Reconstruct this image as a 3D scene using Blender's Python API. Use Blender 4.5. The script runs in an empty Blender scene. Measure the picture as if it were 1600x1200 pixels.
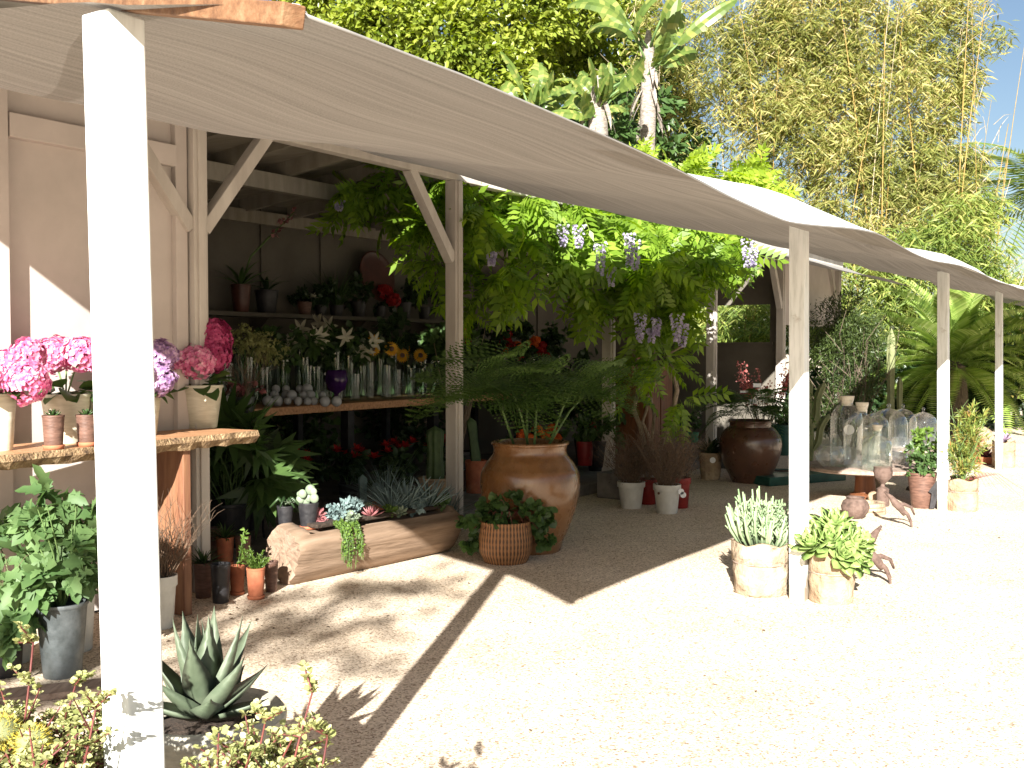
import bpy, math, random
import numpy as np
from mathutils import Vector, Matrix
random.seed(7); RS = np.random.RandomState(11)
PI = math.pi
sc = bpy.context.scene
COL = bpy.data.collections.new("place"); sc.collection.children.link(COL)

# ------------------------------------------------------------------ camera maths (survey of the photo)
F, PITCH, CAMH = 1650.0, math.radians(1.8), 1.545
def ray(px, py):
    u, v = (px-800)/F, (600-py)/F
    return np.array([u, math.cos(PITCH)+v*math.sin(PITCH), -math.sin(PITCH)+v*math.cos(PITCH)])
def G(px, py, z=0.0):
    d = ray(px, py); k = (z-CAMH)/d[2]
    return np.array([d[0]*k, d[1]*k, z])
def D(px, py, Y):
    d = ray(px, py); k = Y/d[1]
    return np.array([d[0]*k, Y, CAMH+d[2]*k])
def PX(n, Y): return n*Y/F
ROW = np.array([.544, .839, 0]); INW = np.array([-.839, .544, 0])
P1 = np.array([-.909, 2.407, 0]); B1 = np.array([-2.02, 6.76, 0])
def A(a, s, z=0): return P1+ROW*a+INW*s+np.array([0, 0, z])      # front post row frame
def B(t, n, z=0): return B1+ROW*t+INW*n+np.array([0, 0, z])      # shed frame
ROWANG = math.atan2(.839, .544)                                   # local x along the row, local y into the shed

# ------------------------------------------------------------------ materials
def newmat(name):
    m = bpy.data.materials.new(name); m.use_nodes = True
    nt = m.node_tree; nt.nodes.clear()
    o = nt.nodes.new('ShaderNodeOutputMaterial'); return m, nt, o
def N(nt, t, **kw):
    n = nt.nodes.new(t)
    for k, v in kw.items():
        if k in n.inputs: n.inputs[k].default_value = v
        else: setattr(n, k, v)
    return n
def c4(c): return (c[0], c[1], c[2], 1)
def ramp(nt, fac, stops):
    r = nt.nodes.new('ShaderNodeValToRGB'); e = r.color_ramp.elements
    while len(e) < len(stops): e.new(.5)
    for i, (p, c) in enumerate(stops): e[i].position = p; e[i].color = c4(c)
    nt.links.new(fac, r.inputs[0]); return r
def mat(name, c1, c2, scale=8, rough=.7, bump=.2, metal=0, stretch=None, detail=6, c3=None, bscale=None, spec=.4, coat=0, bdist=.01):
    m, nt, o = newmat(name); L = nt.links.new
    tc = N(nt, 'ShaderNodeTexCoord'); mp = N(nt, 'ShaderNodeMapping'); L(tc.outputs['Object'], mp.inputs[0])
    if stretch: mp.inputs['Scale'].default_value = stretch
    n = N(nt, 'ShaderNodeTexNoise', Scale=scale, Detail=detail, Roughness=.6); L(mp.outputs[0], n.inputs['Vector'])
    st = [(.32, c1), (.66, c2)] if c3 is None else [(.28, c1), (.5, c2), (.72, c3)]
    r = ramp(nt, n.outputs[0], st)
    b = N(nt, 'ShaderNodeBsdfPrincipled', Roughness=rough, Metallic=metal)
    b.inputs['Specular IOR Level'].default_value = spec; b.inputs['Coat Weight'].default_value = coat
    L(r.outputs[0], b.inputs['Base Color'])
    if bump:
        n2 = N(nt, 'ShaderNodeTexNoise', Scale=bscale or scale*3, Detail=8); L(mp.outputs[0], n2.inputs['Vector'])
        bp = N(nt, 'ShaderNodeBump', Strength=bump, Distance=bdist); L(n2.outputs[0], bp.inputs['Height']); L(bp.outputs[0], b.inputs['Normal'])
        rr = N(nt, 'ShaderNodeMapRange'); rr.inputs[3].default_value = rough-.1; rr.inputs[4].default_value = min(1, rough+.15)
        L(n2.outputs[0], rr.inputs[0]); L(rr.outputs[0], b.inputs['Roughness'])
    L(b.outputs[0], o.inputs[0]); return m
def leafmat(name, dark, light, trans=.35, rough=.45, third=None, clump=1.2, spec=.4):
    m, nt, o = newmat(name); L = nt.links.new
    g = N(nt, 'ShaderNodeNewGeometry'); tc = N(nt, 'ShaderNodeTexCoord')
    n = N(nt, 'ShaderNodeTexNoise', Scale=clump, Detail=3); L(tc.outputs['Object'], n.inputs['Vector'])
    mx = N(nt, 'ShaderNodeMath', operation='MULTIPLY_ADD'); mx.inputs[1].default_value = .55
    ad = N(nt, 'ShaderNodeMath', operation='MULTIPLY_ADD'); ad.inputs[1].default_value = .9; ad.inputs[2].default_value = -.22
    L(n.outputs[0], ad.inputs[0]); L(g.outputs['Random Per Island'], mx.inputs[0]); L(ad.outputs[0], mx.inputs[2])
    st = [(.1, dark), (.8, light)] if third is None else [(.1, dark), (.55, light), (.95, third)]
    r = ramp(nt, mx.outputs[0], st)
    b = N(nt, 'ShaderNodeBsdfPrincipled', Roughness=rough); b.inputs['Specular IOR Level'].default_value = spec
    L(r.outputs[0], b.inputs['Base Color'])
    t = N(nt, 'ShaderNodeBsdfTranslucent'); hs = N(nt, 'ShaderNodeHueSaturation', Saturation=1.15, Value=1.5)
    L(r.outputs[0], hs.inputs['Color']); L(hs.outputs[0], t.inputs[0])
    ms = N(nt, 'ShaderNodeMixShader'); ms.inputs[0].default_value = trans
    L(b.outputs[0], ms.inputs[1]); L(t.outputs[0], ms.inputs[2]); L(ms.outputs[0], o.inputs[0]); return m
def glassmat(name, tint=(.84, .88, .85), edge=.8, dust=0):
    m, nt, o = newmat(name); L = nt.links.new
    tr = N(nt, 'ShaderNodeBsdfTransparent'); tr.inputs[0].default_value = c4(tint)
    gl = N(nt, 'ShaderNodeBsdfGlossy', Roughness=.03); gl.inputs[0].default_value = (1, 1, 1, 1)
    lw = N(nt, 'ShaderNodeLayerWeight', Blend=.28)
    mr = N(nt, 'ShaderNodeMapRange'); mr.inputs[3].default_value = .03; mr.inputs[4].default_value = edge
    L(lw.outputs['Facing'], mr.inputs[0])
    ms = N(nt, 'ShaderNodeMixShader'); L(mr.outputs[0], ms.inputs[0]); L(tr.outputs[0], ms.inputs[1]); L(gl.outputs[0], ms.inputs[2])
    if dust:                                             # a film of dust catching the light
        df = N(nt, 'ShaderNodeBsdfDiffuse'); df.inputs[0].default_value = (.8, .8, .76, 1); tc = N(nt, 'ShaderNodeTexCoord'); no = N(nt, 'ShaderNodeTexNoise', Scale=14.0, Detail=4); L(tc.outputs['Object'], no.inputs['Vector'])
        m2 = N(nt, 'ShaderNodeMapRange'); m2.inputs[1].default_value = .35; m2.inputs[2].default_value = .75; m2.inputs[3].default_value = dust*.25; m2.inputs[4].default_value = dust; L(no.outputs[0], m2.inputs[0])
        mm = N(nt, 'ShaderNodeMixShader'); L(m2.outputs[0], mm.inputs[0]); L(ms.outputs[0], mm.inputs[1]); L(df.outputs[0], mm.inputs[2]); ms = mm
    L(ms.outputs[0], o.inputs[0]); return m

M = {}
M['paint'] = mat('white_paint', (.52, .55, .53), (.76, .78, .76), 5, .55, .25, stretch=(1, 1, .25), bscale=60, bdist=.002)
M['wall'] = mat('wall_paint', (.47, .42, .385), (.56, .50, .46), 2.5, .8, .15, bscale=90, bdist=.002)
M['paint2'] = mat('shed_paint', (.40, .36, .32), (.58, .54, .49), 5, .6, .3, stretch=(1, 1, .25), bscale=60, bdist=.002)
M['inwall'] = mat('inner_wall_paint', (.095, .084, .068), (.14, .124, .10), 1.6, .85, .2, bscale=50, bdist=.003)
M['ceil'] = mat('ceiling_boards', (.22, .195, .155), (.32, .285, .23), 2, .85, .2, stretch=(1, 6, 1))
M['concrete'] = mat('concrete', (.11, .10, .09), (.21, .19, .17), 6, .9, .5, bscale=50)
M['redwood'] = mat('redwood_beam', (.10, .045, .02), (.18, .09, .042), 4, .7, .4, stretch=(1, 9, 9), c3=(.25, .15, .08))
def postmat():
    m, nt, o = newmat('weathered_white_paint'); L = nt.links.new; tc = N(nt, 'ShaderNodeTexCoord'); sp = N(nt, 'ShaderNodeSeparateXYZ'); L(tc.outputs['Object'], sp.inputs[0])
    mp = N(nt, 'ShaderNodeMapping'); mp.inputs['Scale'].default_value = (1, 1, .12); L(tc.outputs['Object'], mp.inputs[0])
    g = N(nt, 'ShaderNodeTexNoise', Scale=45.0, Detail=6); L(mp.outputs[0], g.inputs['Vector']); n = N(nt, 'ShaderNodeTexNoise', Scale=9.0, Detail=8, Roughness=.7); L(tc.outputs['Object'], n.inputs['Vector'])
    r = ramp(nt, g.outputs[0], [(.28, (.54, .56, .53)), (.5, (.70, .72, .70)), (.8, (.78, .80, .78))])
    fz = N(nt, 'ShaderNodeMapRange'); fz.inputs[1].default_value = .35; fz.inputs[2].default_value = 0; fz.inputs[3].default_value = 0; fz.inputs[4].default_value = .42; L(sp.outputs[2], fz.inputs[0])
    ad = N(nt, 'ShaderNodeMath', operation='ADD'); L(n.outputs[0], ad.inputs[0]); L(fz.outputs[0], ad.inputs[1]); k = ramp(nt, ad.outputs[0], [(.62, (0, 0, 0)), (.80, (1, 1, 1))])
    mx = N(nt, 'ShaderNodeMixRGB'); L(k.outputs[0], mx.inputs[0]); L(r.outputs[0], mx.inputs[1]); mx.inputs[2].default_value = (.30, .25, .19, 1)
    b = N(nt, 'ShaderNodeBsdfPrincipled', Roughness=.6); L(mx.outputs[0], b.inputs['Base Color']); bp = N(nt, 'ShaderNodeBump', Strength=.5, Distance=.002); L(g.outputs[0], bp.inputs['Height']); L(bp.outputs[0], b.inputs['Normal']); L(b.outputs[0], o.inputs[0]); return m
M['post'] = postmat()
M['plank'] = mat('plank_wood', (.16, .07, .035), (.42, .22, .11), 5, .5, .4, stretch=(1.2, 10, 8), c3=(.50, .30, .17))
M['liveedge'] = mat('live_edge_bark', (.06, .035, .02), (.26, .17, .09), 22, .85, 1.0, c3=(.42, .31, .18), bdist=.02)
M['legwood'] = mat('leg_wood', (.13, .05, .028), (.26, .13, .065), 3, .6, .3, stretch=(6, 6, .7))
M['greywood'] = mat('weathered_wood', (.16, .11, .08), (.28, .21, .17), 5, .85, .6, stretch=(7, 1.4, 7), c3=(.36, .28, .23))
M['logwood'] = mat('old_log', (.10, .062, .038), (.22, .15, .10), 1.6, .85, .6, stretch=(.9, 9, 9), c3=(.29, .205, .145), bdist=.012, bscale=6)
M['logwood'].node_tree.nodes['Mapping'].vector_type = 'TEXTURE'; M['logwood'].node_tree.nodes['Mapping'].inputs['Rotation'].default_value = (0, 0, math.radians(53)); M['logwood'].node_tree.nodes['Mapping'].inputs['Scale'].default_value = (1.1, .11, .11)
M['logend'] = mat('log_end_grain', (.13, .085, .055), (.24, .165, .115), 9, .9, .6, c3=(.30, .21, .16), bdist=.03)
M['cream'] = mat('cream_glaze', (.46, .43, .33), (.60, .57, .46), 9, .35, .1, stretch=(1, 1, 6))
M['whitepot'] = mat('white_pot', (.48, .47, .42), (.66, .65, .60), 7, .5, .2)
M['black'] = mat('black_pot', (.012, .012, .014), (.035, .033, .035), 12, .45, .3)
M['brown'] = mat('brown_pot', (.07, .035, .025), (.17, .09, .065), 14, .5, .3, stretch=(1, 1, 5))
M['terra'] = mat('terracotta', (.26, .075, .035), (.44, .15, .075), 10, .8, .3)
M['redpot'] = mat('red_pot', (.16, .010, .010), (.26, .02, .018), 8, .45, .1)
M['greenpot'] = mat('green_pot', (.02, .16, .08), (.04, .24, .13), 8, .45, .1)
M['dkgreen'] = mat('dark_green_pot', (.01, .05, .04), (.02, .09, .07), 8, .35, .1)
M['galv'] = mat('galvanised_metal', (.05, .06, .06), (.11, .125, .13), 9, .45, .3, metal=.55, c3=(.17, .19, .20))
M['soil'] = mat('potting_soil', (.018, .012, .008), (.06, .04, .028), 40, .95, 1.0)
M['stoneware'] = mat('stoneware_bowl', (.26, .25, .20), (.42, .40, .33), 14, .8, .5, stretch=(1, 1, 3))
M['rust'] = mat('rusty_iron', (.04, .025, .018), (.11, .07, .055), 18, .85, .6, c3=(.15, .105, .085))
M['paper'] = mat('kraft_paper', (.25, .17, .105), (.40, .31, .21), 5, .85, 1.0, bscale=9, bdist=.06)
M['burlap'] = mat('burlap_wrap', (.24, .18, .12), (.40, .32, .23), 7, .95, 1.0, bscale=10, bdist=.06)
M['white'] = mat('white_card', (.80, .80, .80), (.86, .86, .85), 3, .6, 0)
M['cork'] = mat('pale_stopper', (.62, .55, .44), (.78, .72, .62), 20, .8, .4)
M['blackmetal'] = mat('black_metal', (.01, .01, .012), (.03, .03, .033), 10, .5, .2, metal=.5)
M['iron'] = mat('cast_iron', (.02, .02, .02), (.05, .045, .04), 10, .6, .3, metal=.4)
M['purple'] = mat('purple_glass_vase', (.02, .005, .05), (.05, .015, .1), 6, .12, 0)
M['platter'] = mat('red_clay_platter', (.05, .018, .012), (.10, .035, .025), 5, .4, .3)
M['brownbox'] = mat('stained_cabinet', (.10, .035, .015), (.20, .075, .03), 4, .5, .2, stretch=(5, 5, .8))
M['roof'] = mat('grey_roofing', (.20, .21, .24), (.32, .33, .36), 6, .8, .4)
M['bark'] = mat('bark', (.06, .045, .03), (.16, .12, .085), 9, .9, 1.0, stretch=(4, 4, 1), bdist=.03)
M['vine'] = mat('vine_bark', (.17, .13, .09), (.36, .29, .22), 20, .9, .8, stretch=(3, 3, 1))
M['palmbark'] = mat('pale_palm_trunk', (.10, .08, .06), (.34, .30, .26), 8, .85, .8, stretch=(1.5, 1.5, 5))
M['culm'] = mat('bamboo_culm_gold', (.17, .11, .02), (.30, .20, .05), 3, .4, .1, stretch=(1, 1, 4))
M['culm2'] = mat('bamboo_culm_dry', (.26, .20, .12), (.44, .37, .26), 3, .6, .1, stretch=(1, 1, 4))
M['twig'] = mat('dry_twig', (.07, .045, .03), (.17, .115, .075), 20, .9, .3)
M['redstem'] = mat('red_stem', (.08, .018, .018), (.15, .04, .03), 10, .6, .2)
M['greenstem'] = mat('green_stem', (.06, .11, .03), (.12, .19, .06), 10, .6, .2)
M['cactus'] = mat('cactus_skin', (.025, .05, .018), (.06, .10, .035), 10, .6, .3)
M['cactusy'] = mat('old_cactus_skin', (.10, .12, .045), (.20, .21, .10), 5, .7, .5)
M['bluecactus'] = mat('blue_cactus_skin', (.10, .16, .16), (.18, .26, .25), 8, .6, .3)
M['masonry'] = mat('beige_masonry', (.42, .34, .26), (.60, .50, .40), 4, .9, .6)
M['box'] = mat('dark_van_paint', (.03, .028, .03), (.06, .055, .055), 4, .4, 0)
M['globe'] = mat('milky_glass', (.28, .30, .33), (.40, .42, .45), 3, .12, 0)
M['glass'] = glassmat('clear_glass', (.96, .975, .965), .95, .05); M['glassd'] = glassmat('vase_glass', (.86, .90, .88), .18); M['glassg'] = glassmat('greenish_glass', (.88, .93, .88), .9, .04)
# glazed brown urn: brown body with darker streaks and a glossy coat
def urnmat(name, a, b_, c_, rough):
    m = mat(name, a, b_, 3.2, rough, .12, c3=c_, stretch=(1, 1, .8), spec=.6, coat=.35, bscale=14, bdist=.01); return m
M['urn'] = urnmat('glazed_amber', (.095, .042, .017), (.18, .082, .03), (.245, .125, .055), .25)
M['urn2'] = urnmat('glazed_brown', (.04, .018, .012), (.09, .04, .024), (.125, .06, .034), .28)
def wickermat():
    m, nt, o = newmat('wicker'); L = nt.links.new
    tc = N(nt, 'ShaderNodeTexCoord'); sp = N(nt, 'ShaderNodeSeparateXYZ'); L(tc.outputs['Object'], sp.inputs[0])
    at = N(nt, 'ShaderNodeMath', operation='ARCTAN2'); L(sp.outputs[1], at.inputs[0]); L(sp.outputs[0], at.inputs[1])
    cb = N(nt, 'ShaderNodeCombineXYZ'); L(at.outputs[0], cb.inputs[0]); 
    mz = N(nt, 'ShaderNodeMath', operation='MULTIPLY'); mz.inputs[1].default_value = 3.2; L(sp.outputs[2], mz.inputs[0]); L(mz.outputs[0], cb.inputs[1])
    w1 = N(nt, 'ShaderNodeTexWave', Scale=2.3, Distortion=.8); L(cb.outputs[0], w1.inputs['Vector'])
    w2 = N(nt, 'ShaderNodeTexWave', Scale=2.2, Distortion=.4, bands_direction='Y'); L(cb.outputs[0], w2.inputs['Vector'])
    mu = N(nt, 'ShaderNodeMath', operation='MULTIPLY_ADD'); mu.inputs[1].default_value = .35; L(w2.outputs['Fac'], mu.inputs[0]); L(w1.outputs['Fac'], mu.inputs[2])
    r = ramp(nt, mu.outputs[0], [(.25, (.06, .025, .01)), (.85, (.30, .14, .055))])
    b = N(nt, 'ShaderNodeBsdfPrincipled', Roughness=.6); L(r.outputs[0], b.inputs['Base Color'])
    bp = N(nt, 'ShaderNodeBump', Strength=.8, Distance=.006); L(mu.outputs[0], bp.inputs['Height']); L(bp.outputs[0], b.inputs['Normal'])
    L(b.outputs[0], o.inputs[0]); return m
M['wicker'] = wickermat()
def clothmat():
    m, nt, o = newmat('shade_cloth'); L = nt.links.new
    uv = N(nt, 'ShaderNodeUVMap'); mp = N(nt, 'ShaderNodeMapping'); L(uv.outputs[0], mp.inputs[0]); mp.inputs['Scale'].default_value = (.35, 26, 1)
    n = N(nt, 'ShaderNodeTexNoise', Scale=1.0, Detail=5, Roughness=.7); L(mp.outputs[0], n.inputs['Vector'])
    mp2 = N(nt, 'ShaderNodeMapping'); L(uv.outputs[0], mp2.inputs[0]); mp2.inputs['Scale'].default_value = (160, 220, 1)
    w = N(nt, 'ShaderNodeTexNoise', Scale=1.0, Detail=2); L(mp2.outputs[0], w.inputs['Vector'])
    mx = N(nt, 'ShaderNodeMath', operation='MULTIPLY_ADD'); mx.inputs[1].default_value = .55; L(n.outputs[0], mx.inputs[0])
    w5 = N(nt, 'ShaderNodeMath', operation='MULTIPLY'); w5.inputs[1].default_value = .45; L(w.outputs[0], w5.inputs[0]); L(w5.outputs[0], mx.inputs[2])
    r = ramp(nt, mx.outputs[0], [(.36, (.19, .18, .168)), (.62, (.345, .328, .305))])
    d = N(nt, 'ShaderNodeBsdfDiffuse'); t = N(nt, 'ShaderNodeBsdfTranslucent')
    su = N(nt, 'ShaderNodeSeparateXYZ'); L(uv.outputs[0], su.inputs[0])       # translucent tint darker and cooler towards the front hem
    fr_ = ramp(nt, N(nt, 'ShaderNodeMapRange').outputs[0], [(0, (.58, .61, .64)), (.5, (.9, .9, .9)), (.745, (1, 1, 1)), (.75, (.72, .72, .72)), (.756, (1, 1, 1)), (1, (1, 1, 1))]); mrn = fr_.inputs[0].links[0].from_node
    mrn.inputs[1].default_value = -.75; mrn.inputs[2].default_value = 1.2; L(su.outputs[1], mrn.inputs[0])
    mm_ = N(nt, 'ShaderNodeMixRGB', blend_type='MULTIPLY'); mm_.inputs[0].default_value = 1; L(r.outputs[0], mm_.inputs[1]); L(fr_.outputs[0], mm_.inputs[2])
    hs = N(nt, 'ShaderNodeMixRGB', blend_type='MULTIPLY'); hs.inputs[0].default_value = 1; hs.inputs[2].default_value = (1, .91, .83, 1)
    L(r.outputs[0], d.inputs[0]); L(mm_.outputs[0], hs.inputs[1]); L(hs.outputs[0], t.inputs[0])
    bp = N(nt, 'ShaderNodeBump', Strength=.25, Distance=.004); L(w.outputs[0], bp.inputs['Height']); L(bp.outputs[0], d.inputs['Normal'])
    ms = N(nt, 'ShaderNodeMixShader'); ms.inputs[0].default_value = .10; L(d.outputs[0], ms.inputs[1]); L(t.outputs[0], ms.inputs[2]); L(ms.outputs[0], o.inputs[0]); return m
M['cloth'] = clothmat(); M['hem'] = mat('sunlit_hem_white', (.66, .66, .64), (.78, .78, .75), 6, .8, .2)  # hem white stands for sunlight on the cloth's front edge
def gravelmat():
    m, nt, o = newmat('gravel'); L = nt.links.new
    tc = N(nt, 'ShaderNodeTexCoord')
    v = N(nt, 'ShaderNodeTexVoronoi', Scale=110.0); L(tc.outputs['Object'], v.inputs['Vector'])
    v2 = N(nt, 'ShaderNodeTexVoronoi', Scale=66.0); L(tc.outputs['Object'], v2.inputs['Vector'])
    n = N(nt, 'ShaderNodeTexNoise', Scale=.8, Detail=8, Roughness=.65); L(tc.outputs['Object'], n.inputs['Vector'])
    sp = N(nt, 'ShaderNodeSeparateColor'); L(v.outputs['Color'], sp.inputs[0])
    r = ramp(nt, sp.outputs[0], [(.02, (.26, .19, .14)), (.25, (.56, .47, .37)), (.8, (.80, .70, .58))])
    r2 = ramp(nt, n.outputs[0], [(.3, (.82, .76, .68)), (.6, (1.0, .98, .95))])
    mx = N(nt, 'ShaderNodeMixRGB', blend_type='MULTIPLY'); mx.inputs[0].default_value = 1; L(r.outputs[0], mx.inputs[1]); L(r2.outputs[0], mx.inputs[2])
    b = N(nt, 'ShaderNodeBsdfPrincipled', Roughness=.95); b.inputs['Specular IOR Level'].default_value = .15; L(mx.outputs[0], b.inputs['Base Color'])
    ad = N(nt, 'ShaderNodeMath', operation='ADD'); L(v.outputs['Distance'], ad.inputs[0]); L(v2.outputs['Distance'], ad.inputs[1])
    bp = N(nt, 'ShaderNodeBump', Strength=.22, Distance=.004, invert=True); L(ad.outputs[0], bp.inputs['Height']); L(bp.outputs[0], b.inputs['Normal'])
    L(b.outputs[0], o.inputs[0]); return m
M['gravel'] = gravelmat()
# leaves
M['l_ficus'] = leafmat('ficus_leaf', (.08, .12, .015), (.22, .27, .04), .4, .35, (.34, .37, .07), 1.0)
M['l_bamboo'] = leafmat('bamboo_leaf', (.06, .085, .015), (.25, .26, .07), .4, .5, (.60, .47, .22), .5)
M['l_bamboog'] = leafmat('bamboo_leaf_green', (.05, .095, .018), (.20, .26, .055), .4, .5, (.44, .40, .13), .8)
M['l_banana'] = leafmat('banana_leaf', (.05, .09, .02), (.14, .20, .045), .4, .35, (.34, .33, .10), 1.5)
M['l_cycad'] = leafmat('cycad_leaf', (.08, .15, .03), (.26, .36, .08), .35, .3, (.46, .52, .22), 2)
M['l_wist'] = leafmat('wisteria_leaf', (.08, .15, .015), (.18, .29, .03), .5, .4, (.30, .42, .06), 1.5)
M['l_wistt'] = leafmat('sunlit_wisteria_leaf', (.14, .22, .02), (.28, .38, .04), .5, .4, (.42, .50, .08), 1.5)  # lighter copy of the wisteria leaf, sun on the top put into its colour
M['l_dark'] = leafmat('dark_leaf', (.012, .03, .010), (.04, .075, .025), .2, .4)
M['l_mid'] = leafmat('mid_leaf', (.03, .065, .018), (.08, .14, .04), .3, .4)
M['l_bright'] = leafmat('bright_leaf', (.07, .13, .02), (.16, .25, .05), .35, .4)
M['l_arug'] = leafmat('lobed_leaf', (.045, .10, .03), (.13, .21, .075), .3, .55, clump=5)
M['l_fern'] = leafmat('fern_leaf', (.04, .085, .018), (.10, .17, .04), .3, .5)
M['l_blue'] = leafmat('blue_succulent', (.09, .14, .14), (.20, .27, .26), .15, .5)
M['l_pale'] = leafmat('pale_succulent', (.15, .20, .13), (.28, .33, .23), .15, .45)
M['l_jade'] = leafmat('variegated_jade', (.16, .19, .06), (.36, .37, .15), .2, .4, (.52, .49, .26), 6)
M['l_aeon'] = leafmat('aeonium_leaf', (.16, .27, .06), (.36, .46, .16), .25, .35, clump=6)
M['l_agave'] = mat('agave_leaf', (.045, .06, .035), (.08, .105, .065), 5, .5, .25, c3=(.14, .165, .11))
M['l_olive'] = leafmat('olive_shrub_leaf', (.02, .04, .01), (.07, .10, .025), .2, .5)
M['l_pencil'] = leafmat('pencil_branch', (.16, .24, .12), (.30, .38, .22), .15, .5, clump=6)
M['l_yel'] = leafmat('yellow_spines', (.50, .38, .03), (.70, .58, .12), .2, .5)
M['l_gold'] = leafmat('golden_twigs', (.09, .15, .03), (.20, .24, .05), .25, .5, (.34, .15, .06), 5)
M['f_pink'] = leafmat('pink_petal', (.48, .07, .20), (.68, .22, .38), .25, .55, (.80, .50, .58), 14)
M['f_deep'] = leafmat('deep_pink_petal', (.30, .025, .10), (.52, .08, .21), .3, .5, clump=9)
M['f_salmon'] = leafmat('salmon_petal', (.38, .08, .08), (.55, .22, .20), .3, .5, clump=9)
M['f_purp'] = leafmat('mauve_petal', (.22, .12, .30), (.46, .28, .46), .25, .55, (.66, .48, .56), 14)
M['f_wist'] = leafmat('wisteria_petal', (.26, .22, .36), (.46, .42, .54), .4, .5, (.62, .60, .66), 9)
M['f_white'] = leafmat('white_petal', (.40, .39, .30), (.58, .56, .46), .3, .5)
M['f_red'] = leafmat('red_bract', (.25, .010, .012), (.42, .02, .02), .25, .5)
M['f_orange'] = leafmat('orange_petal', (.60, .10, .02), (.80, .22, .04), .3, .5)
M['f_yellow'] = leafmat('sunflower_petal', (.62, .30, .02), (.80, .50, .04), .3, .5)
M['f_lilac'] = leafmat('lilac_succulent', (.30, .20, .30), (.50, .38, .48), .2, .5)
M['f_maroon'] = leafmat('maroon_succulent', (.20, .06, .07), (.38, .16, .16), .15, .4)
M['l_dry'] = leafmat('dry_leaf', (.05, .035, .02), (.16, .11, .07))
M['f_straw'] = leafmat('yellow_green_blooms', (.22, .24, .08), (.42, .42, .18), .2, .5)

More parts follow.
